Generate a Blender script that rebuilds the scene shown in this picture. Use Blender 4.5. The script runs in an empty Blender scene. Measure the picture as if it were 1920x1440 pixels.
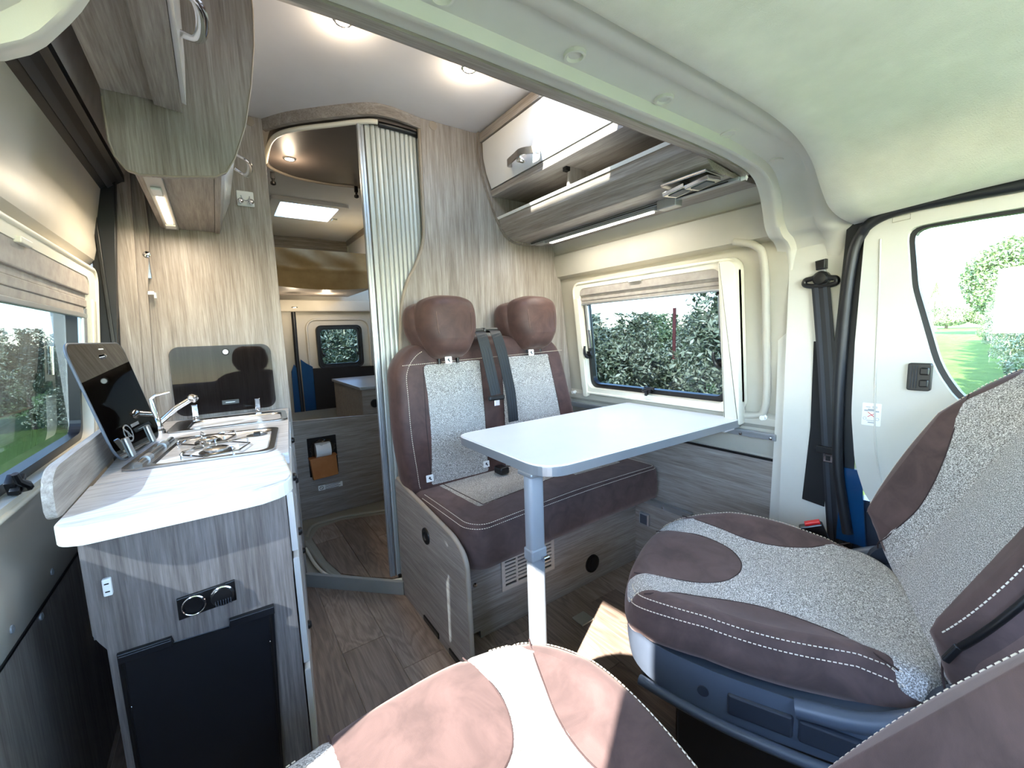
import bpy, bmesh, math, random
import numpy as np
from mathutils import Vector, Matrix
random.seed(7); rng = np.random.default_rng(7)
S = bpy.context.scene
COL = S.collection
PI = math.pi
# ---------------------------------------------------------------- camera
YAW, PIT, ROL, FPX, HC = math.radians(34.791), math.radians(6.916), math.radians(-2.022), 787.54, 1.06
_f = np.array([math.sin(YAW)*math.cos(PIT), math.cos(YAW)*math.cos(PIT), -math.sin(PIT)])
_r0 = np.array([math.cos(YAW), -math.sin(YAW), 0.0]); _u0 = np.cross(_r0, _f)
_r = math.cos(ROL)*_r0 + math.sin(ROL)*_u0; _u = -math.sin(ROL)*_r0 + math.cos(ROL)*_u0
cd = bpy.data.cameras.new('camera'); cam = bpy.data.objects.new('camera', cd); COL.objects.link(cam)
cd.sensor_width = 36; cd.lens = FPX/1920*36; cd.clip_start = .02; cd.clip_end = 400
cam.matrix_world = Matrix(((_r[0], _u[0], -_f[0], 0), (_r[1], _u[1], -_f[1], 0), (_r[2], _u[2], -_f[2], HC), (0, 0, 0, 1)))
S.camera = cam
def at(x, y, X=None, Y=None, Z=None):          # photo pixel -> the point of a real plane it shows
    d = (x-960)/FPX*_r - (y-720)/FPX*_u + _f
    if X is not None: t = X/d[0]
    elif Y is not None: t = Y/d[1]
    else: t = (Z-HC)/d[2]
    return (d[0]*t, d[1]*t, HC+d[2]*t)
# ---------------------------------------------------------------- world, sun, exposure
S.view_settings.view_transform = 'Standard'; S.view_settings.look = 'None'; S.view_settings.gamma = 1
S.view_settings.use_curve_mapping = False
S.view_settings.exposure = 3.62
W = bpy.data.worlds.new('world'); S.world = W; W.use_nodes = True
nt = W.node_tree; nt.nodes.clear()
sky = nt.nodes.new('ShaderNodeTexSky'); sky.sky_type = 'NISHITA'; sky.sun_disc = False
sky.sun_elevation = math.radians(37.8); sky.sun_rotation = math.radians(243); sky.dust_density = .15; sky.ozone_density = 2.0
bgn = nt.nodes.new('ShaderNodeBackground'); bgn.inputs[1].default_value = .34
wo = nt.nodes.new('ShaderNodeOutputWorld'); nt.links.new(sky.outputs[0], bgn.inputs[0]); nt.links.new(bgn.outputs[0], wo.inputs[0])
SUN_DIR = Vector((1.15, .58, -1)).normalized()
sd = bpy.data.lights.new('sun', 'SUN'); sd.energy = 3.3; sd.angle = math.radians(.6); sd.color = (1, .965, .915)
so = bpy.data.objects.new('sun', sd); COL.objects.link(so); so.rotation_euler = SUN_DIR.to_track_quat('-Z', 'Y').to_euler()
S.cycles.max_bounces = 10; S.cycles.diffuse_bounces = 6; S.cycles.transparent_max_bounces = 16
S.cycles.sample_clamp_indirect = 6; S.cycles.caustics_reflective = False; S.cycles.caustics_refractive = False
# ---------------------------------------------------------------- materials
def lin(c): return tuple((v/255/12.92 if v/255 <= .04045 else ((v/255+.055)/1.055)**2.4) for v in c)+(1,)
class Nt:
    def __init__(s, name):
        s.m = bpy.data.materials.new(name); s.m.use_nodes = True; s.t = s.m.node_tree; s.t.nodes.clear()
        s.out = s.n('ShaderNodeOutputMaterial')
    def n(s, k, **kw):
        o = s.t.nodes.new(k)
        for a, v in kw.items(): setattr(o, a, v)
        return o
    def l(s, a, b): s.t.links.new(a, b)
    def bsdf(s, rough=.5, metal=0, spec=.5, coat=0, sheen=0):
        b = s.n('ShaderNodeBsdfPrincipled'); b.inputs['Roughness'].default_value = rough; b.inputs['Metallic'].default_value = metal
        b.inputs['Specular IOR Level'].default_value = spec; b.inputs['Coat Weight'].default_value = coat
        b.inputs['Sheen Weight'].default_value = sheen; s.l(b.outputs[0], s.out.inputs[0]); s.b = b; return b
    def coord(s, scale=(1, 1, 1), rot=(0, 0, 0)):
        c = s.n('ShaderNodeTexCoord'); m = s.n('ShaderNodeMapping'); m.inputs['Scale'].default_value = scale; m.inputs['Rotation'].default_value = rot
        s.l(c.outputs['Object'], m.inputs[0]); return m.outputs[0]
    def noise(s, v, scale, detail=4, rough=.6, dist=0):
        o = s.n('ShaderNodeTexNoise'); o.inputs['Scale'].default_value = scale; o.inputs['Detail'].default_value = detail
        o.inputs['Roughness'].default_value = rough; o.inputs['Distortion'].default_value = dist; s.l(v, o.inputs['Vector']); return o.outputs[0]
    def ramp(s, f, stops):
        o = s.n('ShaderNodeValToRGB'); e = o.color_ramp.elements
        e[0].position, e[0].color = stops[0][0], lin(stops[0][1]); e[1].position, e[1].color = stops[-1][0], lin(stops[-1][1])
        for p, c in stops[1:-1]: q = e.new(p); q.color = lin(c)
        s.l(f, o.inputs[0]); return o.outputs[0]
    def mix(s, a, b, f, mode='MIX'):
        o = s.n('ShaderNodeMix', data_type='RGBA', blend_type=mode)
        for v, i in ((f, 0), (a, 6), (b, 7)):
            if isinstance(v, (int, float, tuple)): o.inputs[i].default_value = v
            else: s.l(v, o.inputs[i])
        return o.outputs[2]
    def bump(s, h, st=.2, dist=.001):
        o = s.n('ShaderNodeBump'); o.inputs['Strength'].default_value = st; o.inputs['Distance'].default_value = dist
        s.l(h, o.inputs['Height']); s.l(o.outputs[0], s.b.inputs['Normal'])
def plain(name, c, rough=.5, metal=0, spec=.5, bump=0, bs=300, var=6, coat=0, sheen=0):
    k = Nt(name); k.bsdf(rough, metal, spec, coat, sheen); v = k.coord()
    a = tuple(max(0, x-var) for x in c); b = tuple(min(255, x+var) for x in c)
    k.l(k.ramp(k.noise(v, 9, 3), [(.3, a), (.7, b)]), k.b.inputs['Base Color'])
    if bump: k.bump(k.noise(v, bs, 2), bump)
    return k.m
def wood(name, axis, c=((134, 125, 119), (157, 149, 142), (176, 169, 162)), rough=.42):
    k = Nt(name); k.bsdf(rough, 0, .4)
    sc = {'z': (110, 110, 4), 'x': (4, 110, 110), 'y': (110, 4, 110)}[axis]
    s2 = {'z': (22, 22, 1.4), 'x': (1.4, 22, 22), 'y': (22, 1.4, 22)}[axis]
    f1 = k.noise(k.coord(sc), 2.2, 5, .7); f2 = k.noise(k.coord(s2), 1.3, 3, .6, 1.2)
    c1 = k.ramp(f1, [(.32, c[0]), (.5, c[1]), (.68, c[2])])
    c2 = k.ramp(f2, [(.35, (205, 200, 196)), (.65, (255, 255, 255))])
    k.l(k.mix(c1, c2, .8, 'MULTIPLY'), k.b.inputs['Base Color']); k.bump(f1, .12, .0006); return k.m
M = {}
M['wood_z'] = wood('laminate_upright_grain', 'z'); M['wood_x'] = wood('laminate_cross_grain', 'x'); M['wood_y'] = wood('laminate_long_grain', 'y')
M['wood_kitchen_shaded'] = wood('shaded_kitchen_laminate', 'z', ((100, 94, 92), (122, 115, 112), (141, 134, 130)))  # same laminate as elsewhere, with the kitchen's shade put into its colour
M['wood_edge'] = plain('laminate_edge', (150, 138, 124), .5)
def floor_mat():
    k = Nt('vinyl_plank'); k.bsdf(.38, 0, .4)
    oi = k.n('ShaderNodeObjectInfo'); tc = k.n('ShaderNodeTexCoord'); cm = k.n('ShaderNodeCombineXYZ'); mm = k.n('ShaderNodeMath', operation='MULTIPLY')
    mm.inputs[1].default_value = 40; k.l(oi.outputs['Random'], mm.inputs[0]); k.l(mm.outputs[0], cm.inputs[0]); k.l(mm.outputs[0], cm.inputs[1])
    ad = k.n('ShaderNodeVectorMath', operation='ADD'); k.l(tc.outputs['Object'], ad.inputs[0]); k.l(cm.outputs[0], ad.inputs[1])
    def mp(sc):
        m = k.n('ShaderNodeMapping'); m.inputs['Scale'].default_value = sc; k.l(ad.outputs[0], m.inputs[0]); return m.outputs[0]
    f0 = k.noise(mp((9, 1.6, 1)), 1.2, 2, .5, .6)
    wv = k.n('ShaderNodeMath', operation='MULTIPLY'); wv.inputs[1].default_value = 55; k.l(f0, wv.inputs[0])
    sn = k.n('ShaderNodeMath', operation='SINE'); k.l(wv.outputs[0], sn.inputs[0])
    r1 = k.n('ShaderNodeMapRange'); r1.inputs['From Min'].default_value = -1; k.l(sn.outputs[0], r1.inputs[0])
    c1 = k.ramp(r1.outputs[0], [(0, (152, 137, 125)), (.55, (168, 153, 140)), (1, (176, 161, 148))])
    f2 = k.noise(mp((130, 5, 1)), 1.5, 4, .7)
    c2 = k.ramp(f2, [(.3, (180, 170, 165)), (.7, (255, 255, 255))])
    c3 = k.ramp(oi.outputs['Random'], [(0, (205, 196, 190)), (1, (255, 250, 246))])
    k.l(k.mix(k.mix(c1, c2, .8, 'MULTIPLY'), c3, 1.0, 'MULTIPLY'), k.b.inputs['Base Color']); k.bump(f2, .15, .0005); return k.m
M['plank'] = floor_mat()
M['joint'] = plain('plank_joint', (188, 172, 158), .6)
M['plastic'] = plain('cream_plastic', (202, 200, 191), .55, bump=.08, bs=700, var=2)
M['lining'] = plain('khaki_wall_lining', (180, 175, 162), .5, bump=.06, bs=500, var=3)
M['door_beige'] = plain('beige_painted_panel', (190, 184, 172), .45, bump=.04, bs=400, var=3)
M['frame_white'] = plain('off_white_frame_plastic', (226, 221, 205), .4, var=2)
M['headliner'] = plain('felt_headliner', (216, 214, 202), .95, spec=.1, bump=.7, bs=420, var=8, sheen=.3)
M['ceiling'] = plain('pale_grey_ceiling_board', (206, 203, 203), .6, var=2)
M['suede_wall'] = plain('grey_suede_lining', (200, 195, 186), .95, spec=.1, bump=.3, bs=60, var=14)
M['white_gloss'] = plain('white_gloss_front', (226, 224, 222), .22, var=1, coat=.3)
M['white'] = plain('white_plastic', (236, 236, 234), .4, var=1)
M['rubber'] = plain('black_rubber', (17, 20, 26), .45, var=3)
M['black'] = plain('black_plastic', (15, 15, 17), .35, var=3)
M['black_vinyl'] = plain('black_leatherette', (14, 15, 20), .42, bump=.3, bs=14, var=3)
M['chrome'] = plain('chrome', (225, 225, 228), .08, 1, var=2)
M['steel'] = plain('brushed_stainless', (178, 176, 174), .24, 1, var=5, bump=.02, bs=200)
M['steel_dark'] = plain('dark_steel_burner', (70, 68, 68), .3, 1, var=8)
M['alu'] = plain('satin_aluminium', (172, 176, 180), .35, .7, var=2)
M['grey_paint'] = plain('grey_enamelled_leg', (168, 174, 180), .35, .35, var=2)
M['table'] = plain('white_table_laminate', (222, 226, 233), .32, var=2)
M['tray'] = plain('grey_beige_shower_tray', (150, 146, 132), .45, var=3)
M['sill'] = plain('grey_sill', (146, 148, 144), .45, var=3)
M['tambour'] = plain('grey_tambour_slat', (186, 190, 186), .38, .15, var=2)
M['brown_panel'] = plain('dark_taupe_ceiling_panel', (92, 82, 76), .45, var=4)
M['khaki_fabric'] = plain('khaki_bed_cloth', (188, 160, 118), .9, spec=.1, bump=.5, bs=25, var=10)
M['blue'] = plain('blue_car_paint', (22, 72, 120), .2, .3, var=3, coat=.6)
M['dark'] = plain('dark_textile', (18, 19, 22), .9, var=3)
M['seat_plastic'] = plain('blue_grey_seat_plastic', (72, 80, 92), .42, var=3, bump=.06, bs=900)
M['seat_plastic_dk'] = plain('dark_seat_plastic', (40, 45, 54), .45, var=3)
M['red'] = plain('red_buckle_button', (205, 25, 30), .4)
M['orange_wood'] = plain('varnished_orange_wood', (178, 112, 60), .4, var=10)
M['stitch'] = plain('cream_thread', (214, 200, 180), .7)
M['stitch_dk'] = plain('dark_seam', (52, 36, 34), .8)
M['tarmac'] = plain('dark_soil', (60, 54, 44), .9)
M['bark'] = plain('grey_bark', (84, 74, 62), .9, var=12)
M['redwood'] = plain('rusty_red_post', (96, 44, 40), .8)
def suede(name, c):
    k = Nt(name); k.bsdf(.85, 0, .25, 0, .35); k.b.inputs['Sheen Tint'].default_value = lin((200, 176, 168)); k.b.inputs['Sheen Roughness'].default_value = .45
    v = k.coord(); f = k.noise(v, 14, 4, .6, .8); f2 = k.noise(v, 900, 2)
    lo = tuple(x*.86 for x in c); hi = tuple(min(255, x*1.14) for x in c)
    k.l(k.ramp(f, [(.3, lo), (.7, hi)]), k.b.inputs['Base Color']); k.bump(f2, .25, .0006); return k.m
M['suede'] = suede('brown_suede', (80, 64, 61)); M['leather'] = suede('red_brown_faux_leather', (76, 56, 52)); M['suede_lt'] = suede('light_brown_suede', (98, 78, 71))
M['leather'].node_tree.nodes['Principled BSDF'].inputs['Roughness'].default_value = .5
M['leather'].node_tree.nodes['Principled BSDF'].inputs['Sheen Weight'].default_value = .25
def tweed(name, a, b, c):
    k = Nt(name); k.bsdf(.9, 0, .2, 0, .2)
    f = k.noise(k.coord((1, 1, 1)), 430, 2, .5); g = k.noise(k.coord((.35, 1, 1)), 700, 1, .5); h = k.noise(k.coord(), 60, 2)
    c1 = k.ramp(f, [(.36, a), (.5, b), (.62, c)]); c2 = k.ramp(g, [(.4, (150, 146, 142)), (.58, (255, 255, 255))]); c3 = k.ramp(h, [(.3, (225, 225, 225)), (.7, (255, 255, 255))])
    k.l(k.mix(k.mix(c1, c2, .7, 'MULTIPLY'), c3, .7, 'MULTIPLY'), k.b.inputs['Base Color']); k.bump(f, .6, .0012); return k.m
M['tweed'] = tweed('grey_tweed_cloth', (128, 122, 118), (190, 184, 178), (236, 232, 226))
M['tweed_s'] = tweed('beige_grey_tweed_cloth', (132, 124, 114), (176, 168, 157), (210, 203, 192))
def glass(name, tint, rough=.0, refl=1.45, haze=None):
    k = Nt(name); tr = k.n('ShaderNodeBsdfTransparent'); tr.inputs[0].default_value = tint
    gl = k.n('ShaderNodeBsdfGlossy'); gl.inputs['Roughness'].default_value = rough
    lw_ = k.n('ShaderNodeLayerWeight'); lw_.inputs[0].default_value = .5; mx = k.n('ShaderNodeMixShader'); F0 = ((refl-1)/(refl+1))**2
    pw = k.n('ShaderNodeMath', operation='POWER'); pw.inputs[1].default_value = 5; k.l(lw_.outputs['Facing'], pw.inputs[0])
    ma = k.n('ShaderNodeMath', operation='MULTIPLY_ADD'); ma.inputs[1].default_value = 1-F0; ma.inputs[2].default_value = F0; k.l(pw.outputs[0], ma.inputs[0])
    k.l(ma.outputs[0], mx.inputs[0]); k.l(tr.outputs[0], mx.inputs[1]); k.l(gl.outputs[0], mx.inputs[2]); k.l(mx.outputs[0], k.out.inputs[0]); return k.m
M['pane_tint'] = glass('tinted_acrylic_pane', (.33, .37, .40, 1), 0, 1.45); M['pane'] = glass('clear_pane', (.9, .94, .92, 1))
M['lid_glass'] = glass('smoked_glass', (.045, .047, .052, 1), .02, 1.5); M['lid_glass2'] = glass('smoked_glass_lighter', (.42, .41, .42, 1), .02, 1.15)
M['clear_plastic'] = glass('crinkled_clear_film', (.75, .74, .72, 1), .2, 1.6)
def emit(name, c, st):
    k = Nt(name); e = k.n('ShaderNodeEmission'); e.inputs[0].default_value = lin(c); e.inputs[1].default_value = st; k.l(e.outputs[0], k.out.inputs[0]); return k.m
M['lamp'] = emit('warm_led', (255, 226, 180), 2.6); M['lamp_w'] = emit('neutral_led', (255, 250, 232), 1.6)
def translucent():
    k = Nt('opal_rooflight'); d = k.n('ShaderNodeBsdfTranslucent'); d.inputs[0].default_value = (.95, .95, .95, 1); k.l(d.outputs[0], k.out.inputs[0]); return k.m
M['opal'] = translucent()
def worktop_mat():
    k = Nt('white_grained_worktop'); k.bsdf(.4); f = k.noise(k.coord((8, 60, 60)), 1.5, 4, .6, .5)
    k.l(k.ramp(f, [(.3, (172, 172, 176)), (.6, (208, 210, 214))]), k.b.inputs['Base Color']); return k.m
M['worktop'] = worktop_mat()
def blind_mat():
    k = Nt('pleated_blind'); k.bsdf(.8); f = k.noise(k.coord((1, 1, 1)), 30, 3)
    k.l(k.ramp(f, [(.3, (150, 142, 136)), (.7, (172, 165, 158))]), k.b.inputs['Base Color']); return k.m
M['blind'] = blind_mat()
def grass_mat():
    k = Nt('meadow_grass'); k.bsdf(.9, 0, .1); f = k.noise(k.coord(), 1.3, 6, .7); g = k.noise(k.coord(), 30, 3, .7)
    c = k.ramp(f, [(.3, (84, 106, 52)), (.55, (104, 128, 62)), (.8, (128, 144, 88))]); c2 = k.ramp(g, [(.3, (170, 170, 160)), (.7, (255, 255, 255))])
    k.l(k.mix(c, c2, .8, 'MULTIPLY'), k.b.inputs['Base Color']); k.bump(g, .8, .05); return k.m
M['grass'] = grass_mat()
def leaf_mat(name, a, b, c):
    k = Nt(name); k.bsdf(.5, 0, .4); gi = k.n('ShaderNodeNewGeometry')
    k.l(k.ramp(gi.outputs['Random Per Island'], [(0, a), (.55, b), (1, c)]), k.b.inputs['Base Color'])
    k.b.inputs['Transmission Weight'].default_value = 0
    return k.m
M['leaf'] = leaf_mat('grey_green_leaf', (74, 86, 60), (128, 134, 104), (180, 178, 150)); M['leaf_g'] = leaf_mat('green_leaf', (62, 82, 46), (108, 124, 80), (160, 168, 124))
# ---------------------------------------------------------------- builders
def newobj(name, me, mat, parent=None, smooth=False, mtx=None, local=False):
    o = bpy.data.objects.new(name, me); COL.objects.link(o)
    if mat is not None:
        for mm in (mat if isinstance(mat, list) else [mat]): me.materials.append(mm)
    if smooth:
        me.polygons.foreach_set('use_smooth', [True]*len(me.polygons))
        if smooth != True:
            me.set_sharp_from_angle(angle=smooth)
    if parent is not None:
        o.parent = parent
        if not local: o.matrix_parent_inverse = wm(parent).inverted()
    if mtx is not None: o.matrix_basis = mtx
    return o
def wm(o):
    m = o.matrix_basis.copy()
    if o.parent is not None: m = wm(o.parent) @ o.matrix_parent_inverse @ m
    return m
def thing(name, label, cat, loc=(0, 0, 0), rz=0, group=None, mtx=None):
    o = bpy.data.objects.new(name, None); COL.objects.link(o); o.empty_display_size = .05
    o.matrix_basis = mtx if mtx is not None else Matrix.Translation(loc) @ Matrix.Rotation(rz, 4, 'Z')
    o['label'] = label; o['category'] = cat
    if group: o['group'] = group
    return o
def tag(o, label, cat, group=None):
    o['label'] = label; o['category'] = cat
    if group: o['group'] = group
    return o
def st(o, label=None):
    o['kind'] = 'structure'
    if label: o['label'] = label
    return o
def bm_done(bm, name, mat, parent=None, smooth=False, mtx=None, local=False):
    bmesh.ops.recalc_face_normals(bm, faces=bm.faces)
    me = bpy.data.meshes.new(name); bm.to_mesh(me); bm.free(); return newobj(name, me, mat, parent, smooth, mtx, local)
def add_box(bm, x0, x1, y0, y1, z0, z1, bev=0, m=None):
    vs = [bm.verts.new((x, y, z)) for x in (x0, x1) for y in (y0, y1) for z in (z0, z1)]
    fs = [bm.faces.new([vs[i] for i in q]) for q in ((0, 1, 3, 2), (4, 6, 7, 5), (0, 4, 5, 1), (2, 3, 7, 6), (0, 2, 6, 4), (1, 5, 7, 3))]
    if bev:
        es = {e for f in fs for e in f.edges}
        r = bmesh.ops.bevel(bm, geom=list(es), offset=bev, segments=2, affect='EDGES', profile=.5)
        vs = list({v for f in r['faces'] for v in f.verts} | {v for v in vs if v.is_valid})
    if m is not None: bmesh.ops.transform(bm, matrix=m, verts=vs)
    return vs
def box(name, x0, x1, y0, y1, z0, z1, mat, parent=None, bev=.002, smooth=False, **k):
    bm = bmesh.new(); add_box(bm, min(x0, x1), max(x0, x1), min(y0, y1), max(y0, y1), min(z0, z1), max(z0, z1), bev)
    return bm_done(bm, name, mat, parent, smooth, **k)
def boxes(name, L, mat, parent=None, bev=0, **k):
    bm = bmesh.new()
    for b in L: add_box(bm, *b, bev)
    return bm_done(bm, name, mat, parent, **k)
AX = {'x': lambda a, p, q: (a, p, q), 'y': lambda a, p, q: (p, a, q), 'z': lambda a, p, q: (p, q, a)}
def add_prism(bm, pts, axis, a0, a1, bev=0, hole=None):
    f = AX[axis]
    if hole is None:
        A = [bm.verts.new(f(a0, *p)) for p in pts]; B = [bm.verts.new(f(a1, *p)) for p in pts]
        n = len(pts); fa = bm.faces.new(A); fb = bm.faces.new(B[::-1])
        sd_ = [bm.faces.new((A[i], B[i], B[(i+1) % n], A[(i+1) % n])) for i in range(n)]
        if bev:
            es = list(fa.edges)+list(fb.edges)
            bmesh.ops.bevel(bm, geom=es, offset=bev, segments=2, affect='EDGES', profile=.5)
    else:                                   # ring between two outlines with equal point counts
        R = [[bm.verts.new(f(a, *p)) for p in P] for a in (a0, a1) for P in (pts, hole)]
        n = len(pts); o0, h0, o1, h1 = R
        for i in range(n):
            j = (i+1) % n
            bm.faces.new((o0[i], o0[j], h0[j], h0[i])); bm.faces.new((o1[i], h1[i], h1[j], o1[j]))
            bm.faces.new((o0[i], o1[i], o1[j], o0[j])); bm.faces.new((h0[i], h0[j], h1[j], h1[i]))
def prism(name, pts, axis, a0, a1, mat, parent=None, bev=.0015, hole=None, smooth=False, **k):
    bm = bmesh.new(); add_prism(bm, pts, axis, a0, a1, bev, hole); return bm_done(bm, name, mat, parent, smooth, **k)
def rrect(x0, x1, y0, y1, r, n=6, rs=None):
    P = []
    rs = rs or (r, r, r, r)                    # corners: x0y0, x1y0, x1y1, x0y1
    for (cx, cy, a, rr) in ((x0+rs[0], y0+rs[0], PI, rs[0]), (x1-rs[1], y0+rs[1], 1.5*PI, rs[1]), (x1-rs[2], y1-rs[2], 0, rs[2]), (x0+rs[3], y1-rs[3], .5*PI, rs[3])):
        for i in range(n+1): t = a+.5*PI*i/n; P.append((cx+rr*math.cos(t), cy+rr*math.sin(t)))
    return P
def round_poly(pts, r, n=5):
    P = []; N = len(pts)
    for i in range(N):
        p0, p1, p2 = (Vector(pts[(i+k-1) % N][:2]) for k in range(3)); rr = r[i] if isinstance(r, (list, tuple)) else r
        a = (p0-p1); b = (p2-p1); d = min(rr, a.length*.49, b.length*.49); A = p1+a.normalized()*d; B = p1+b.normalized()*d
        if rr < 1e-5: P.append(tuple(p1)); continue
        for k in range(n+1):
            t = k/n; P.append(tuple((1-t)**2*A+2*t*(1-t)*p1+t*t*B))
    return P
def smooth_path(P, n=6, closed=False):
    P = [Vector(p) for p in P]; out = []; N = len(P); rngk = range(N if closed else N-1)
    for i in rngk:
        g = (lambda k: P[k % N]) if closed else (lambda k: P[min(max(k, 0), N-1)])
        p0, p1, p2, p3 = g(i-1), g(i), g(i+1), g(i+2)
        for k in range(n):
            t = k/n; out.append(.5*((2*p1)+(p2-p0)*t+(2*p0-5*p1+4*p2-p3)*t*t+(-p0+3*p1-3*p2+p3)*t**3))
    if not closed: out.append(P[-1])
    return out
def add_tube(bm, P, r, n=8, closed=False, flat=None):
    P = [Vector(p) for p in P]; R = []; N = len(P); up0 = None
    for i, p in enumerate(P):
        a = P[(i-1) % N] if closed or i else p; b = P[(i+1) % N] if closed or i < N-1 else p
        t = (b-a).normalized()
        if up0 is None: up0 = Vector((0, 0, 1)) if abs(t.z) < .9 else Vector((1, 0, 0))
        s = t.cross(up0).normalized(); up0 = s.cross(t).normalized(); rr = r[i] if isinstance(r, (list, tuple)) else r
        R.append([bm.verts.new(p+(s*math.cos(2*PI*k/n)+up0*math.sin(2*PI*k/n)*(flat or 1))*rr) for k in range(n)])
    for i in range(N if closed else N-1):
        A, B = R[i], R[(i+1) % N]
        for k in range(n): bm.faces.new((A[k], A[(k+1) % n], B[(k+1) % n], B[k]))
    if not closed: bm.faces.new(R[0][::-1]); bm.faces.new(R[-1])
def tube(name, P, r, mat, parent=None, n=8, closed=False, flat=None, **k):
    bm = bmesh.new(); add_tube(bm, P, r, n, closed, flat); return bm_done(bm, name, mat, parent, math.radians(50), **k)
def add_lathe(bm, prof, m, n=24):            # prof: (radius, height) along local z
    R = [[bm.verts.new(m @ Vector((r*math.cos(2*PI*k/n), r*math.sin(2*PI*k/n), h))) for k in range(n)] for r, h in prof]
    for A, B in zip(R, R[1:]):
        for k in range(n): bm.faces.new((A[k], A[(k+1) % n], B[(k+1) % n], B[k]))
    bm.faces.new(R[0][::-1]); bm.faces.new(R[-1])
def frame_to(loc, nrm, up=(0, 0, 1)):
    z = Vector(nrm).normalized(); x = Vector(up).cross(z)
    if x.length < 1e-4: x = Vector((1, 0, 0))
    x.normalize(); y = z.cross(x); m = Matrix((x, y, z)).transposed().to_4x4(); m.translation = Vector(loc); return m
def lathe(name, prof, loc, nrm, mat, parent=None, n=24, **k):
    bm = bmesh.new(); add_lathe(bm, prof, frame_to(loc, nrm), n); return bm_done(bm, name, mat, parent, math.radians(35), **k)
def strap(name, P, w, th, side, mat, parent=None, **k):    # flat ribbon: width along `side`
    bm = bmesh.new(); P = [Vector(p) for p in P]; R = []
    for i, p in enumerate(P):
        t = (P[min(i+1, len(P)-1)]-P[max(i-1, 0)]).normalized(); s = Vector(side[i] if isinstance(side, list) else side); s = (s-t*s.dot(t)).normalized(); n_ = t.cross(s)
        R.append([bm.verts.new(p+s*w/2*a+n_*th/2*b) for a, b in ((-1, -1), (1, -1), (1, 1), (-1, 1))])
    for A, B in zip(R, R[1:]):
        for q in range(4): bm.faces.new((A[q], A[(q+1) % 4], B[(q+1) % 4], B[q]))
    bm.faces.new(R[0][::-1]); bm.faces.new(R[-1]); return bm_done(bm, name, mat, parent, **k)
def dashes(name, P, parent, gap=.0028, ln=.0048, r=.0011, mat='stitch', **k):
    P = [Vector(p) for p in P]; bm = bmesh.new(); d = 0; seg = []
    for a, b in zip(P, P[1:]):
        L = (b-a).length; t = 0
        if L < 1e-6: continue
        while d <= L:
            p = a+(b-a)*(d/L); q = p+(b-a).normalized()*ln; add_tube(bm, (p, q), r, 4); d += ln+gap
        d -= L
    o = bm_done(bm, name, M[mat], parent, **k); o['kind'] = 'stuff'; return o
def pillow(name, outline, tags, mats, region, re=.03, side=.08, tuck=.0, hfun=None, ntop=46, narc=6, nside=5, parent=None, mtx=None, labels={}):
    """closed cushion built as rings; top surface is split into the cloth panels named by region(x, y, stage)"""
    O = [Vector(p[:2]) for p in outline]; c = sum(O, Vector((0, 0)))/len(O); n = len(O); rings = []; stages = []
    def hz(x, y): return hfun(x, y) if hfun else 0
    for i in range(1, ntop+1):
        s = (i/ntop)**.85; rings.append([(c.x+(p.x-c.x)*(1-re/(p-c).length)*s, c.y+(p.y-c.y)*(1-re/(p-c).length)*s, 0) for p in O]); stages.append(0)
    for i in range(1, narc+1):
        a = PI/2*i/narc; k = re*(1-math.sin(a)); rings.append([(c.x+(p.x-c.x)*(1-k/(p-c).length), c.y+(p.y-c.y)*(1-k/(p-c).length), -re*(1-math.cos(a))) for p in O]); stages.append(1)
    for i in range(1, nside+1):
        t = i/nside; bul = math.sin(PI*t)*.006-tuck*t*t
        rings.append([(p.x+(p.x-c.x)/(p-c).length*bul, p.y+(p.y-c.y)/(p-c).length*bul, -re-side*t) for p in O]); stages.append(2)
    V = [(c.x, c.y, hz(c.x, c.y))]
    for R_, s_ in zip(rings, stages):
        for x, y, z in R_: V.append((x, y, z+hz(x, y)*(1 if s_ < 2 else 1)))
    F = []; T = []
    for k in range(n):
        F.append((0, 1+k, 1+(k+1) % n)); T.append(region(V[1+k][0], V[1+k][1], 0))
    for i in range(len(rings)-1):
        a = 1+i*n; b = a+n
        for k in range(n):
            f = (a+k, b+k, b+(k+1) % n, a+(k+1) % n); F.append(f); x = sum(V[q][0] for q in f)/4; y = sum(V[q][1] for q in f)/4; T.append(region(x, y, stages[i+1]))
    last = 1+(len(rings)-1)*n; V.append((c.x, c.y, -re-side)); ci = len(V)-1
    for k in range(n): F.append((last+(k+1) % n, last+k, ci)); T.append(region(V[last+k][0], V[last+k][1], 2))
    ef = {}
    for fi, f in enumerate(F):
        for a_, b_ in zip(f, f[1:]+f[:1]): ef.setdefault((min(a_, b_), max(a_, b_)), []).append(fi)
    nb = {}
    for (a_, b_), fs in ef.items():
        if len(fs) == 2 and T[fs[0]].split('.')[0] != T[fs[1]].split('.')[0]: nb.setdefault(a_, []).append(b_); nb.setdefault(b_, []).append(a_)
    for _ in range(10):
        W_ = {i: tuple(.5*V[i][q]+.25*(V[j[0]][q]+V[j[1]][q]) for q in range(3)) for i, j in nb.items() if len(j) == 2}
        for i, p in W_.items(): V[i] = p
    objs = {}; base = None
    for tg in tags:
        fs = [f for f, t in zip(F, T) if t == tg]
        if not fs: continue
        idx = sorted({i for f in fs for i in f}); mp = {v: i for i, v in enumerate(idx)}
        me = bpy.data.meshes.new(tg); me.from_pydata([V[i] for i in idx], [], [tuple(mp[i] for i in f) for f in fs]); me.update()
        if base is None:
            o = newobj(name, me, mats[tg], parent, True, mtx, True); base = o
        else:
            o = newobj(tg.split('.')[0], me, mats[tg], base, True, None, True)
        if tg in labels: o['label'] = labels[tg]
        objs[tg] = o
    return base, (lambda ring, c_=1+n*0: [Vector(V[1+ring*n+k]) for k in range(n)]), ntop, narc

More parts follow.
